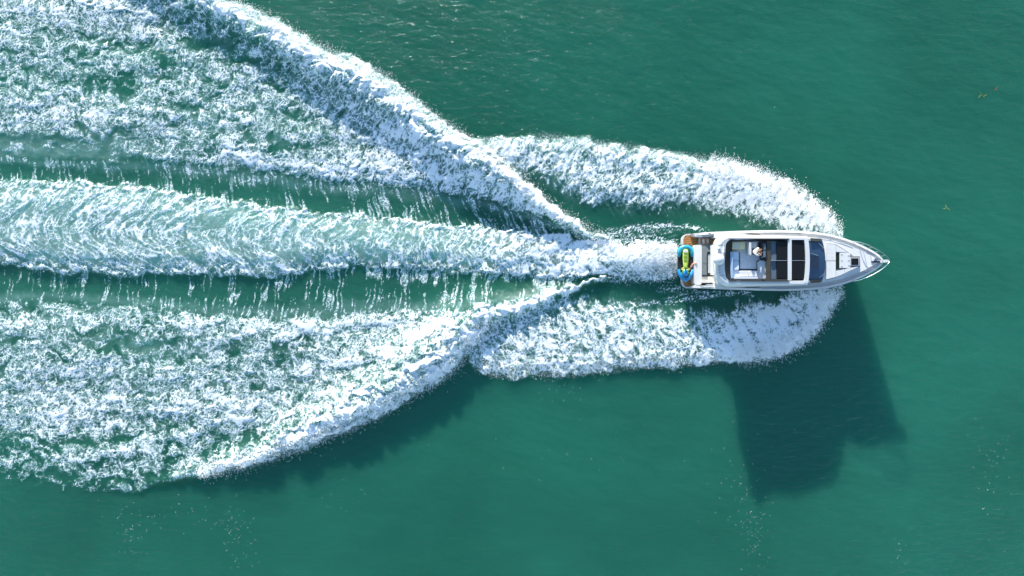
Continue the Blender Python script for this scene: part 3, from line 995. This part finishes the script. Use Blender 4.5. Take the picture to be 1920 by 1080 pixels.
Zf = 3.92
def flyz(px): return Zf - 0.24 * float(np.clip((px - 1440) / 80, 0, 1)) + 0.30 * float(sst(1376, 1352, px))
out_b = [P(x, y, 2.02) for x, y in narrow(ring_px(1338, 440.5, 1514, 538.5, 22, 3), 3.4)]
out_m = [P(x, y, 3.05) for x, y in narrow(ring_px(1336, 439.0, 1514, 539, 24, 3), 4.4)]
out_u = [P(x, y, flyz(x) - 0.22) for x, y in narrow(ring_px(1340, 440.5, 1513, 537, 26, 3), 3.6)]
out_t = [P(x, y, flyz(x)) for x, y in ring_px(1348, 445.0, 1514, 532.0, 24, 3)]
in_t = [P(x, y, flyz(x)) for x, y in ring_px(1360.5, 449.5, 1509, 526.5, 12, 3)]
in_b = [P(x, y, 3.00) for x, y in ring_px(1362, 451, 1504, 524.5, 11, 3)]
flym = link_bm("flybridge_moulding", loft_bm([out_b, out_m, out_u, out_t, in_t, in_b], True, True, False), WHITE, yacht, True)
# dark tinted screen around the inside of the moulding
scr_t = [P(x, y, flyz(x) + 0.012) for x, y in ring_px(1359.5, 448.6, 1509, 527.2, 12, 3)]
n_ = 9
def screen(name, pix_top, pix_bot, m):
    a = [P(*p) for p in pix_top]; b = [P(*p) for p in pix_bot]
    bm = bmesh.new()
    va = [bm.verts.new(v) for v in a]; vb = [bm.verts.new(v) for v in b]
    wa = [bm.verts.new(v - Vector((0, 0, 0.03))) for v in a]; wb = [bm.verts.new(v - Vector((0, 0, 0.03))) for v in b]
    n = len(a)
    for i in range(n - 1):
        bm.faces.new((va[i], va[i + 1], vb[i + 1], vb[i]))
        bm.faces.new((wa[i + 1], wa[i], wb[i], wb[i + 1]))
        bm.faces.new((va[i + 1], va[i], wa[i], wa[i + 1]))
        bm.faces.new((vb[i], vb[i + 1], wb[i + 1], wb[i]))
    bm.faces.new((va[0], vb[0], wb[0], wa[0])); bm.faces.new((vb[-1], va[-1], wa[-1], wb[-1]))
    return link_bm(name, bm, m, yacht, True)
ys_ = np.linspace(0, 1, 11)
screen("aft_screen", [(1359.3 + 9 * abs(2 * u - 1) ** 4, 450 + 77 * u, flyz(1359.3 + 9 * abs(2 * u - 1) ** 4) + 0.03) for u in ys_],
       [(1373.5 - 1.0 * (1 - (2 * u - 1) ** 2), 451.5 + 74.5 * u, 3.60) for u in ys_], DARK)
screen("side_screen", [(x, 447.6, flyz(x) + 0.03) for x in np.linspace(1366, 1480, 8)], [(x, 451.6, flyz(x) - 0.15) for x in np.linspace(1368, 1480, 8)], DARK)
screen("side_screen", [(x, 527.8, flyz(x) + 0.03) for x in np.linspace(1366, 1480, 8)], [(x, 523.2, flyz(x) - 0.12) for x in np.linspace(1368, 1480, 8)], DARK)

for (xa, xb) in ((1428, 1452), (1454, 1478), (1480, 1503)):
    for yt, yb in ((442.9, 443.4), (535.0, 534.6)):
        screen("side_window", [(x, yt, 2.98) for x in np.linspace(xa, xb - 1.5, 4)], [(x, yb, 2.45) for x in np.linspace(xa, xb, 4)], DARK)
# arch panel with the radar dome
panel = part("arch_panel", [(1335.5, 459.5), (1357.5, 459.5), (1356.8, 488), (1357.5, 515.5), (1335.5, 515.5)], lambda x, y: 3.45 + 0.80 * max(0.0, min(1.0, (x - 1335.5) / 12)), 3.0, WHITE, yacht, 0.03)
for yg in (466, 471, 500, 505, 510):
    part("vent_slot", rect(1346, yg, 1351.5, yg + 0.9), 4.275, 4.0, GREYP, panel, 0.0, False)
c = P(1348, 486.5, 4.28)
dome = link_bm("radar_dome", sphere_bm((c.x, c.y, 4.30), 0.36, 0.36, 0.20, 18, 10), WHITE, yacht, True)
link_bm("dome_base", sphere_bm((c.x, c.y, 4.27), 0.40, 0.40, 0.06, 18, 6), WHITE, dome, True)
mast = link_bm("mast", tube_bm([c + Vector((0.3, 0.5, -0.1)), c + Vector((0.2, 0.5, 0.75))], 0.02), WHITE, yacht, True)
link_bm("antenna", tube_bm([c + Vector((0.25, -0.75, -0.1)), c + Vector((-0.2, -0.8, 1.3))], 0.009), WHITE, yacht, True)

for yg in (458.2, 516.0):
    part("moulding_seam", rect(1347, yg, 1359.0, yg + 0.8), lambda x, y: flyz(x) + 0.02, 3.8, GREYP, yacht, 0.0, False)
for sg, yb in ((1, 437.6), (-1, 541.2)):
    part("deck_seam", [(1430, yb), (1500, yb + sg * 0.9), (1500, yb + sg * 1.5), (1430, yb + sg * 0.6)], lambda x, y: sheer_z(x) + 0.05, 2.0, GREYP, yacht, 0.0, False)
# ---- flybridge interior
part("flybridge_floor", rect(1364, 451, 1446, 525), 3.20, 2.98, FLOORG, yacht, 0.0)
part("wet_bar", rrect(1372, 453.5, 1397, 467.5, 2, 3), 3.62, 3.0, CREAM, yacht, 0.03)
part("bar_lid", rrect(1374, 455, 1388, 466, 1.5, 3), 3.65, 3.6, mat("bar_lid_pale", (0.78, 0.72, 0.52), 0.4, var=0.06), yacht, 0.01)
part("side_locker", rect(1398, 453, 1416, 456.5), 3.5, 3.0, CUSH, yacht, 0.03)
fs = part("flybridge_sofa", [(1369, 471.5), (1384.5, 471.5), (1384.5, 507.5), (1421.5, 507.5), (1421.5, 492), (1425, 488), (1437, 488), (1437, 523), (1369, 523)], 3.46, 3.0, CUSHB, yacht, 0.04, seg=3)
for k in range(2):
    part("cushion", rrect(1374.5, 472.5 + 17 * k, 1385.5, 488.5 + 17 * k, 1.5, 3), 3.54, 3.44, CUSHB, fs, 0.03)
part("backrest", rrect(1369, 471.8, 1374.0, 522, 2, 3), 3.74, 3.4, mat("cushion_blue", (0.36, 0.50, 0.68), 0.8), fs, 0.04)
for k in range(2):
    part("cushion", rrect(1387 + 17 * k, 508.5, 1403.2 + 17 * k, 518.0, 1.5, 3), 3.55, 3.44, CUSH, fs, 0.03)
part("backrest", rrect(1376, 519.0, 1421, 522.6, 1.4, 3), 3.75, 3.4, CUSHB, fs, 0.03)
part("cushion", rrect(1422.5, 489.5, 1436.5, 521.5, 2.5, 3), 3.56, 3.44, CUSH, fs, 0.03)
# black strip standing in for the shade under the seat front
part("seat_base_shade", [(1384.2, 473), (1387.2, 473), (1387.2, 504.6), (1419.0, 504.6), (1419.0, 490.5), (1422.0, 487.5), (1424, 489), (1422.4, 492), (1422.4, 508.4), (1384.2, 508.4)], 3.26, 3.0, BLACKP, yacht, 0.0, False)
# helm
seat = part("helm_seat", rrect(1407, 454, 1419, 466, 2, 3), 3.62, 3.0, CUSH, yacht, 0.04)
part("backrest", rrect(1405.6, 454.5, 1408.6, 478.0, 1.2, 3), 3.98, 3.3, CUSH, seat, 0.04)
seat2 = part("helm_seat", rrect(1407, 466.8, 1419, 478.8, 2, 3), 3.60, 3.0, CUSH, yacht, 0.04)
cons = part("helm_console", [(1426, 453), (1438, 453), (1438, 486), (1431, 487), (1427, 480)], lambda x, y: 3.62 + 0.16 * (x - 1426) / 12, 3.0, BLACKP, yacht, 0.03)
wc = P(1427.5, 473.5, 3.80)
bm = bmesh.new()
tw = []
for k in range(17):
    a = 2 * math.pi * k / 16
    tw.append(wc + Vector((-0.09 * math.sin(a), 0.20 * math.cos(a), 0.17 * math.sin(a))))
wheel = link_bm("steering_wheel", tube_bm(tw, 0.018, 6), BLACKP, yacht, True)
link_bm("steering_column", tube_bm([wc, wc + Vector((0.28, 0, -0.16))], 0.03, 8), STEEL, wheel, True)
for a in (90, 210, 330):
    a = R(a)
    link_bm("spoke", tube_bm([wc, wc + Vector((-0.09 * math.sin(a), 0.20 * math.cos(a), 0.17 * math.sin(a)))], 0.012, 5), STEEL, wheel, True)
part("instrument_display", rect(1431.5, 457, 1435.5, 468), lambda x, y: 3.70 + 0.16 * (x - 1426) / 12, 3.6, GREYGL, cons, 0.0, False)
part("instrument_display", rect(1431.5, 470, 1435.5, 482), lambda x, y: 3.70 + 0.16 * (x - 1426) / 12, 3.6, GREYGL, cons, 0.0, False)
part("throttle_lever", rect(1429.5, 481, 1431, 483), 3.86, 3.6, STEEL, cons, 0.005)
part("helm_partition", [(1437.2, 450.8), (1445, 450.8), (1445, 525.0), (1437.2, 525.0)], 3.74, 3.0, OLIVE, yacht, 0.02)
# roof glass panels between white bars
roofz = lambda x, y: flyz(x) - 0.10
part("roof_glass", [(1445.3, 452.5), (1457, 452.5), (1457, 523), (1445.3, 523)], lambda x, y: 3.66, 3.3, GREYGL, yacht, 0.0, False)
part("roof_panel", [(1456.6, 453.5), (1478.2, 453), (1478.2, 522.5), (1456.6, 522)], roofz, 3.3, DARK, yacht, 0.01)
part("roof_bar", [(1477.6, 450), (1484.4, 450), (1484.4, 525.5), (1477.6, 525.5)], lambda x, y: flyz(x) - 0.03, 3.3, WHITE, yacht, 0.02)
def bow_(x, nose, y0=452, y1=524, n=8):
    return [(x + nose * (1 - (2 * k / n - 1) ** 2), y0 + (y1 - y0) * k / n) for k in range(n + 1)]
part("roof_panel", [(1484.0, 452.5), ] + bow_(1507.5, 3.2, 452.2, 523.8) + [(1484.0, 523.5)], roofz, 3.3, DARK, yacht, 0.01)
part("roof_seam", rect(1445.5, 488.2, 1512, 488.9), lambda x, y: flyz(x) - 0.075, 3.5, GREYP, yacht, 0.0, False)
part("roof_bar", bow_(1508.0, 3.0, 447, 530) + bow_(1515.5, 3.0, 447, 530)[::-1], lambda x, y: flyz(x) + 0.01, 3.2, WHITE, yacht, 0.03)
# windscreen
top = [(x, y, 3.66 - 0.10 * abs((y - 488.5) / 40) ** 2) for x, y in bow_(1515.0, 3.0, 450, 527, 12)]
bot = [(x - 1.5 * abs((y - 488.5) / 41) ** 3, y, 3.12) for x, y in bow_(1542.0, 5.5, 448, 529, 12)]
part("cabin_front", [(1512, 447.5)] + bow_(1541.0, 5.0, 447.5, 529.5) + [(1512, 529.5)], lambda x, y: 3.74 - 0.56 * (x - 1514) / 29.0 - 0.14, 2.1, WHITE, yacht, 0.0)
ws = screen("windscreen", top, bot, BLUEGL)
screen("windscreen_corner", [(1520, 446.4, 3.50), (1528, 446.8, 3.36), (1538, 447.4, 3.18)], [(1520, 452.0, 3.70), (1530, 452.8, 3.50), (1542.5, 452.4, 3.24)], BLACKP)
screen("windscreen_corner", [(1520, 530.6, 3.50), (1528, 530.2, 3.36), (1538, 529.6, 3.18)], [(1520, 525.0, 3.70), (1530, 524.2, 3.50), (1542.5, 524.6, 3.24)], BLACKP)
def glassp(px, py):
    u = (px - 1517) / 29.0
    return P(px, py, 3.70 - 0.54 * u)
for (x0, y0, x1, y1) in ((1519.5, 474.5, 1534, 479.5), (1536, 520.5, 1546, 512.5), (1535, 456, 1545.5, 466)):
    link_bm("wiper", tube_bm([glassp(x0, y0), glassp((x0 + x1) / 2, (y0 + y1) / 2) + Vector((0, 0, 0.02)), glassp(x1, y1)], 0.016, 5), STEEL, ws, True)
dash = [(1520, 479), (1535, 479), (1535, 501), (1520, 501)]
bm = bmesh.new()
q = [glassp(*p) + Vector((0, 0, 0.012)) for p in dash]
vv = [bm.verts.new(v) for v in q] + [bm.verts.new(v - Vector((0, 0, 0.02))) for v in q]
bm.faces.new(vv[:4]); bm.faces.new(vv[4:][::-1])
for k in range(4):
    bm.faces.new((vv[k], vv[4 + k], vv[4 + (k + 1) % 4], vv[(k + 1) % 4]))
link_bm("tinted_pane", bm, mat("dash_tint", (0.016, 0.03, 0.06), 0.35, spec=0.3), ws)
# dark side openings where the side deck meets the moulding
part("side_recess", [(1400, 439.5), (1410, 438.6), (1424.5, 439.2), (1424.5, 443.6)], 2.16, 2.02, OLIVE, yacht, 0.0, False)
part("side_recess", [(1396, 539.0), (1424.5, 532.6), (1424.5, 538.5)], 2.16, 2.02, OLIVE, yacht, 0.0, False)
part("quarter_deck", [(1340, 434.8), (1425, 432.6), (1425, 446), (1340, 446)], 2.00, 1.2, WHITE, yacht, 0.03)
part("quarter_deck", [(1340, 541.0), (1425, 544.0), (1425, 533), (1340, 530)], 2.00, 1.2, WHITE, yacht, 0.03)

# ---- foredeck furniture
part("sunpad_groove", [(1549, 455.5), (1567, 458), (1592, 473), (1600, 480.5), (1612, 480.5), (1612, 500.0), (1592, 506), (1567, 520), (1549, 524.5)], lambda x, y: fz(x) + 0.03, 2.3, GROOVE, yacht, 0.0, False)
fz2 = lambda x, y: fz(x) + 0.12
for pts in ([(1549.5, 456.2), (1567.0, 459), (1567.0, 488.6), (1549.5, 488.6)], [(1549.5, 489.6), (1567.0, 489.6), (1567.0, 519.2), (1549.5, 523.5)],
            [(1567.8, 460.0), (1590.5, 473.2), (1567.8, 472.0)], [(1567.8, 508.6), (1583, 505.0), (1583, 512.6), (1567.8, 519.0)], [(1583.8, 504.8), (1592, 502.6), (1609, 500.2), (1609, 500.6), (1592, 508.0), (1583.8, 512.2)]):
    part("sunpad", pts, fz2, 2.4, CUSH, yacht, 0.03)
part("deck_hatch", rect(1567.6, 475.4, 1574.0, 504.0), lambda x, y: fz(x) + 0.06, 2.4, mat("hatch_dark_green_glass", (0.012, 0.022, 0.014), 0.3, spec=0.3), yacht, 0.0, False)
bench = part("bow_bench", rect(1574.6, 473.6, 1594.2, 502.4), fz2, 2.4, CUSH, yacht, 0.03)
for k in range(3):
    part("bench_latch", rect(1577, 476.6 + 11.2 * k, 1580, 477.8 + 11.2 * k), lambda x, y: fz(x) + 0.135, 2.5, GREYP, bench, 0.0, False)
    part("bench_latch", rect(1590, 478.6 + 9.2 * k, 1593.5, 479.8 + 9.2 * k), lambda x, y: fz(x) + 0.135, 2.5, GREYP, bench, 0.0, False)
fh = part("deck_hatch", rrect(1594.8, 483.2, 1611, 498.0, 1, 2), lambda x, y: fz(x) + 0.10, 2.4, WHITE, yacht, 0.01)
part("hatch_glass", rect(1596, 484.2, 1609.8, 496.8), lambda x, y: fz(x) + 0.118, 2.5, DARK, fh, 0.0, False)
part("anchor_slot", rect(1634, 489.6, 1652, 492.2), lambda x, y: fz(x) + 0.05, 2.6, BLACKP, yacht, 0.0, False)
part("bow_roller", [(1651, 487.6), (1663, 486.6), (1668.5, 488.0), (1667, 490.0), (1662, 492.0), (1651, 492.6)], 3.32, 3.06, WHITE, yacht, 0.03)
part("windlass", rrect(1640, 484.5, 1646, 488.5, 1.5, 3), 3.36, 3.0, STEEL, yacht, 0.02)
for (x, y) in ((1626, 471.2), (1627, 509.5), (1556, 444.2), (1556, 534.5), (1330, 437.2), (1330, 539.5)):
    zc = sheer_z(x) + 0.10
    cl = link_bm("cleat", tube_bm([P(x - 3, y, zc + 0.07), P(x + 3, y + (1 if y < 489 else -1) * 0.8, zc + 0.07)], 0.03, 6), STEEL, yacht, True)
    link_bm("cleat_foot", tube_bm([P(x, y, zc - 0.03), P(x, y, zc + 0.06)], 0.035, 6), STEEL, cl, True)
# pulpit rails
for sgn in (1, -1):
    tp = []
    for px in (1598, 1606, 1616, 1626, 1636, 1646, 1653, 1656):
        hb = (hb_up(px) if sgn > 0 else hb_dn(px)) - 0.6
        b0 = P(px, YC - sgn * max(0.6, hb), sheer_z(px) + 0.06)
        h_ = 0.62 * min(1, (px - 1598) / 10.0)
        tp.append(b0 + Vector((0.06, sgn * 0.04, h_)))
    tp.append(P(1667, YC - sgn * 1.2, 3.80))
    rail = link_bm("pulpit_rail", tube_bm(tp, 0.023, 7), STEEL, yacht, True)
    for px in (1612, 1626, 1639, 1650):
        hb = (hb_up(px) if sgn > 0 else hb_dn(px)) - 0.6
        b0 = P(px, YC - sgn * max(0.6, hb), sheer_z(px) + 0.04)
        link_bm("stanchion", tube_bm([b0, b0 + Vector((0.06, sgn * 0.04, 0.64))], 0.018, 6), STEEL, rail, True)
    # low side rails
    tp = [P(px, YC - sgn * ((hb_up(px) if sgn > 0 else hb_dn(px)) - 1.6), sheer_z(px) + 0.40) for px in np.linspace(1430, 1598, 18)]
    tp = [P(1426, YC - sgn * (hb_up(1426) - 2.2), 2.15)] + tp + [P(1602, YC - sgn * ((hb_up(1602) if sgn > 0 else hb_dn(1602)) - 1.2), sheer_z(1602) + 0.06)]
    rail = link_bm("side_rail", tube_bm(tp, 0.013, 6), STEEL, yacht, True)
    for px in (1462, 1500, 1540, 1576):
        hb = (hb_up(px) if sgn > 0 else hb_dn(px)) - 1.6
        link_bm("stanchion", tube_bm([P(px, YC - sgn * hb, sheer_z(px)), P(px, YC - sgn * hb, sheer_z(px) + 0.40)], 0.012, 6), STEEL, rail, True)

# ------------------------------------------------------------------ jet ski lying athwart the swim platform, bow to the lower side
jz = 0.55
jc = P(1285.5, 492, jz)
ski = thing("jet_ski", "blue and lime green jet ski carried athwart the yacht's teak swim platform", "jet ski", (jc.x, jc.y, jz))
JBLUE = mat("jetski_blue", (0.02, 0.27, 0.56), 0.35, var=0.08, coat=0.4)
JTEAL = mat("jetski_teal", (0.03, 0.32, 0.44), 0.35, var=0.08, coat=0.4)
LIME = mat("jetski_lime", (0.44, 0.58, 0.09), 0.4, var=0.08)
JBLACK = mat("jetski_black", (0.014, 0.016, 0.018), 0.6, var=0.2)
# half width by length (y px from stern 458 to nose 528)
JW = [(458.5, 9.0), (461, 12.5), (466, 15.0), (475, 15.6), (490, 15.2), (502, 15.4), (510, 15.4), (517, 12.8), (523, 8.2), (527, 3.6), (528.5, 1.0)]
def jring(scale, z, dy=0.0):
    l = [P(1285.5 - w * scale, 492 + (y - 492) * (1 - dy), z) for y, w in JW]
    r = [P(1285.5 + w * scale, 492 + (y - 492) * (1 - dy), z) for y, w in JW[::-1]]
    return l + r
link_bm("hull", loft_bm([jring(0.45, jz + 0.0, 0.06), jring(0.8, jz + 0.15, 0.02), jring(0.98, jz + 0.38)], True), JBLACK, ski, True)
deckj = link_bm("deck", loft_bm([jring(0.985, jz + 0.381), jring(1.0, jz + 0.44), jring(0.93, jz + 0.50, 0.02), jring(0.70, jz + 0.50, 0.10)], True), JBLACK, ski, True)
link_bm("footwell", prism_bm(rrect(1273.2, 476, 1278.6, 506, 2, 3), jz + 0.515, jz + 0.4), JBLACK, ski, True, 0.01)
link_bm("footwell", prism_bm(rrect(1292.4, 476, 1297.8, 506, 2, 3), jz + 0.515, jz + 0.4), JBLACK, ski, True, 0.01)
# stern bumper, a teal U open towards the nose
us = []
for k in range(17):
    a = R(180 + 180.0 * k / 16)
    us.append(P(1285.5 + 12.2 * math.cos(a), 474 + 11.0 * math.sin(a), jz + 0.56))
us = [P(1273.3, 482, jz + 0.54)] + us + [P(1297.7, 482, jz + 0.54)]
link_bm("stern_bumper", tube_bm(us, 0.19, 10, taper=[0.4] + [1] * 17 + [0.5]), JTEAL, ski, True)
link_bm("stern_grab_rail", tube_bm([P(1277, 460, jz + 0.62), P(1285.5, 459, jz + 0.66), P(1294, 460, jz + 0.62)], 0.03, 6), JBLACK, ski, True)
# nose bumper, a blue V
us = [P(1272, 505, jz + 0.53), P(1274, 512, jz + 0.56), P(1279, 520, jz + 0.57), P(1285.5, 525, jz + 0.57), P(1292, 520, jz + 0.57), P(1297, 512, jz + 0.56), P(1299, 505, jz + 0.53)]
link_bm("nose_bumper", tube_bm(us, 0.17, 10, taper=[0.5, 0.9, 1, 1.1, 1, 0.9, 0.5]), JBLUE, ski, True)
# saddle
sl_ = []
for y, w, z in ((467, 3.4, 0.70), (469, 4.6, 0.80), (475, 5.2, 0.84), (484, 5.4, 0.80), (492, 4.6, 0.80), (499, 4.0, 0.88), (502, 3.2, 0.86)):
    sl_.append([P(1285.5 - w * 1.15, y, jz + 0.46), P(1285.5 - w, y, jz + z - 0.08), P(1285.5 - w * 0.55, y, jz + z), P(1285.5 + w * 0.55, y, jz + z), P(1285.5 + w, y, jz + z - 0.08), P(1285.5 + w * 1.15, y, jz + 0.46)])
saddle = link_bm("saddle", loft_bm(sl_, True), LIME, ski, True)
part("saddle_pad", rrect(1281.8, 468.5, 1289.2, 473.5, 1.5, 3), jz + 0.87, jz + 0.7, mat("pad_pale", (0.62, 0.66, 0.55), 0.7), saddle, 0.02)
for y in (480, 487):
    part("saddle_stripe", rect(1282.4, y, 1288.6, y + 1.0), jz + 0.845, jz + 0.7, mat("lime_dark", (0.25, 0.42, 0.03), 0.5), saddle, 0.0, False)
# hood
hd = []
for y, w, z in ((501, 5.0, 0.72), (504, 8.2, 0.84), (508, 9.0, 0.86), (513, 7.6, 0.78), (518, 4.6, 0.66), (521, 2.0, 0.56)):
    hd.append([P(1285.5 - w * 1.05, y, jz + 0.46), P(1285.5 - w * 0.9, y, jz + z - 0.14), P(1285.5 - w * 0.45, y, jz + z), P(1285.5 + w * 0.45, y, jz + z), P(1285.5 + w * 0.9, y, jz + z - 0.14), P(1285.5 + w * 1.05, y, jz + 0.46)])
hood = link_bm("hood", loft_bm(hd, True), LIME, ski, True)
cc = P(1285.5, 511.5, jz + 0.82)
link_bm("hood_scoop", sphere_bm((cc.x, cc.y, cc.z), 0.19, 0.26, 0.13, 14, 8), JBLUE, hood, True)
cc = P(1285.5, 516.5, jz + 0.74)
link_bm("hood_vent", sphere_bm((cc.x, cc.y, cc.z), 0.12, 0.12, 0.06, 12, 6), JBLACK, hood, True)
hbz = jz + 1.02
hbar = link_bm("handlebar", tube_bm([P(1276, 501.0, hbz), P(1281, 503.6, hbz + 0.02), P(1285.5, 504.2, hbz + 0.02), P(1290, 503.6, hbz + 0.02), P(1295, 501.0, hbz)], 0.026, 7), JBLACK, ski, True)
link_bm("steering_stem", tube_bm([P(1285.5, 504.2, hbz), P(1285.5, 507, jz + 0.8)], 0.05, 7), JBLACK, hbar, True)
for s_ in (-1, 1):
    link_bm("mirror", sphere_bm(tuple(P(1285.5 + s_ * 8.2, 507.5, jz + 0.86)), 0.09, 0.12, 0.06, 10, 6), JBLACK, ski, True)

# curved pink fender between the jet ski and the transom
fp = [P(1294.5, 504.5, 1.02), P(1296.5, 500.0, 1.10), P(1299.5, 496.0, 1.20), P(1303.5, 493.6, 1.42), P(1306, 493.4, 1.52)]
fen = link_bm("fender", tube_bm(fp, 0.085, 9, taper=[0.5, 1, 1.05, 1, 0.5]), mat("fender_pink", (0.72, 0.36, 0.30), 0.5, var=0.08), None, True)
fen["label"] = "curved pink fender hung over the white transom beside the jet ski"
fen["category"] = "fender"

# ------------------------------------------------------------------ the person at the flybridge helm
def skin_mesh(name, verts, edges, radii, root, m, parent, sub=2):
    me = bpy.data.meshes.new(name)
    me.from_pydata([tuple(v) for v in verts], edges, [])
    o = bpy.data.objects.new(name + "_build", me)
    COL.objects.link(o)
    md = o.modifiers.new("skin", 'SKIN')
    for i, r in enumerate(radii):
        sv = me.skin_vertices[0].data[i]
        sv.radius = (r, r) if isinstance(r, (int, float)) else r
        sv.use_root = (i == root)
    sb = o.modifiers.new("sub", 'SUBSURF')
    sb.levels = sub
    dg = bpy.context.evaluated_depsgraph_get()
    me2 = bpy.data.meshes.new_from_object(o.evaluated_get(dg))
    bpy.data.objects.remove(o)
    me2.name = name
    me2.materials.clear()
    me2.materials.append(m)
    for p in me2.polygons:
        p.use_smooth = True
    o2 = bpy.data.objects.new(name, me2)
    COL.objects.link(o2)
    o2.parent = parent
    return o2

pc = P(1413, 472.8, 3.60)
person = thing("person", "person in a white shirt sitting at the flybridge helm, both arms reaching to the wheel", "person", (pc.x, pc.y, 3.60))
SKIN = mat("skin", (0.55, 0.32, 0.22), 0.6, var=0.08)
SHIRT = mat("shirt_white", (0.80, 0.80, 0.78), 0.85, var=0.05)
SHORTS = mat("shorts_dark", (0.05, 0.06, 0.09), 0.85)
HAIR = mat("hair_brown", (0.10, 0.06, 0.035), 0.7, var=0.25)
# local frame: +x forward, +y left, z up from the seat
V_, E_, R_ = [], [], []
def v(p, r, link=None):
    V_.append(p); R_.append(r)
    if link is not None:
        E_.append((link, len(V_) - 1))
    return len(V_) - 1
pel = v((0.0, 0, 0.12), 0.15)
wai = v((0.0, 0, 0.27), 0.13, pel)
che = v((0.03, 0, 0.45), 0.155, wai)
nk = v((0.06, 0, 0.60), 0.062, che)
nk2 = v((0.08, 0, 0.67), 0.058, nk)
hd1 = v((0.10, 0, 0.75), 0.095, nk2)
hd2 = v((0.10, 0, 0.84), 0.088, hd1)
wl_ = Vector((wc.x - pc.x, wc.y - pc.y, wc.z - 3.60))
for s in (1, -1):
    sh_ = v((0.04, s * 0.19, 0.53), 0.07, che)
    el = v((0.22, s * 0.27, 0.36), 0.047, sh_)
    wr = v((wl_.x - 0.10, s * 0.20 + wl_.y * 0.5, wl_.z + 0.06), 0.030, el)
    hn = v((wl_.x - 0.03, s * 0.19 + wl_.y * 0.5, wl_.z + 0.06), 0.034, wr)
    for k in range(4):
        f0 = v((wl_.x + 0.015, s * 0.19 + wl_.y * 0.5 + (k - 1.5) * 0.021, wl_.z + 0.06), 0.0095, hn)
        f1 = v((wl_.x + 0.045 - 0.004 * abs(k - 1.5), s * 0.19 + wl_.y * 0.5 + (k - 1.5) * 0.021, wl_.z + 0.035), 0.0085, f0)
        v((wl_.x + 0.035, s * 0.19 + wl_.y * 0.5 + (k - 1.5) * 0.021, wl_.z + 0.005), 0.008, f1)
    t0 = v((wl_.x - 0.03, s * (0.19 - 0.042) + wl_.y * 0.5, wl_.z + 0.045), 0.010, hn)
    v((wl_.x + 0.0, s * (0.19 - 0.05) + wl_.y * 0.5, wl_.z + 0.02), 0.009, t0)
    hp = v((0.03, s * 0.10, 0.10), 0.10, pel)
    kn = v((0.44, s * 0.13, 0.13), 0.062, hp)
    an = v((0.46, s * 0.13, -0.30), 0.040, kn)
    hl = v((0.44, s * 0.13, -0.44), 0.04, an)
    v((0.60, s * 0.14, -0.48), 0.035, hl)
body = skin_mesh("body", V_, E_, R_, pel, SKIN, person)
# shirt and shorts follow the body
sv_ = [(0.0, 0, 0.16), (0.0, 0, 0.28), (0.03, 0, 0.45), (0.05, 0, 0.56)]
se_ = [(0, 1), (1, 2), (2, 3)]
sr_ = [0.168, 0.152, 0.178, 0.09]
for s in (1, -1):
    i0 = len(sv_)
    sv_ += [(0.04, s * 0.19, 0.53), (0.13, s * 0.23, 0.445), (0.19, s * 0.255, 0.385)]
    se_ += [(2, i0), (i0, i0 + 1), (i0 + 1, i0 + 2)]
    sr_ += [0.088, 0.076, 0.066]
skin_mesh("shirt", sv_, se_, sr_, 0, SHIRT, person)
sv_ = [(0.0, 0, 0.12)]; se_ = []; sr_ = [0.162]
for s in (1, -1):
    i0 = len(sv_)
    sv_ += [(0.03, s * 0.10, 0.10), (0.30, s * 0.125, 0.12)]
    se_ += [(0, i0), (i0, i0 + 1)]
    sr_ += [0.115, 0.092]
skin_mesh("shorts", sv_, se_, sr_, 0, SHORTS, person)
def pchild(name, bm, m):
    bmesh.ops.recalc_face_normals(bm, faces=bm.faces)
    me = bpy.data.meshes.new(name); bm.to_mesh(me); bm.free()
    for p in me.polygons: p.use_smooth = True
    me.materials.append(m)
    o = bpy.data.objects.new(name, me); COL.objects.link(o); o.parent = person
    return o
pchild("hair", sphere_bm((0.085, 0, 0.865), 0.105, 0.098, 0.095, 16, 10), HAIR)
pchild("nose", sphere_bm((0.205, 0, 0.80), 0.022, 0.015, 0.022, 8, 6), SKIN)
for s in (1, -1):
    pchild("ear", sphere_bm((0.095, s * 0.098, 0.80), 0.022, 0.012, 0.032, 8, 6), SKIN)
    pchild("eye", sphere_bm((0.186, s * 0.034, 0.83), 0.012, 0.014, 0.010, 8, 6), BLACKP)
pchild("mouth", sphere_bm((0.192, 0, 0.755), 0.008, 0.024, 0.007, 8, 6), mat("lips", (0.40, 0.16, 0.13), 0.6))

# ------------------------------------------------------------------ scraps of seaweed drifting on the open water
def seaweed(px, py, col, label, strands, size, seed):
    pr = random.Random(seed)
    bm = bmesh.new()
    for _ in range(strands):
        a = pr.uniform(0, 6.28)
        p = P(px + pr.uniform(-2, 2), py + pr.uniform(-2, 2), 0.03)
        pts = [p.copy()]
        for k in range(4):
            a += pr.uniform(-0.7, 0.7)
            p = p + Vector((math.cos(a), math.sin(a), 0)) * size * pr.uniform(0.6, 1.2)
            pts.append(p.copy())
        tube_bm(pts, 0.014, 5, bm, [0.6, 1.2, 1.3, 1.0, 0.4])
    o = link_bm("seaweed", bm, mat("seaweed_" + str(seed), col, 0.7, var=0.2, vscale=8), None, True)
    o["label"] = label
    o["category"] = "seaweed"
    o["group"] = "seaweed scraps adrift right of the yacht"
seaweed(1842, 180, (0.22, 0.30, 0.06), "olive green seaweed scrap floating alone near the upper right corner", 4, 0.10, 1)
seaweed(1774, 391, (0.34, 0.36, 0.07), "yellow-green seaweed scrap floating up and right of the yacht's bow", 3, 0.08, 2)
seaweed(1868, 168, (0.28, 0.08, 0.05), "small reddish seaweed scrap floating nearest the upper right corner", 2, 0.07, 3)
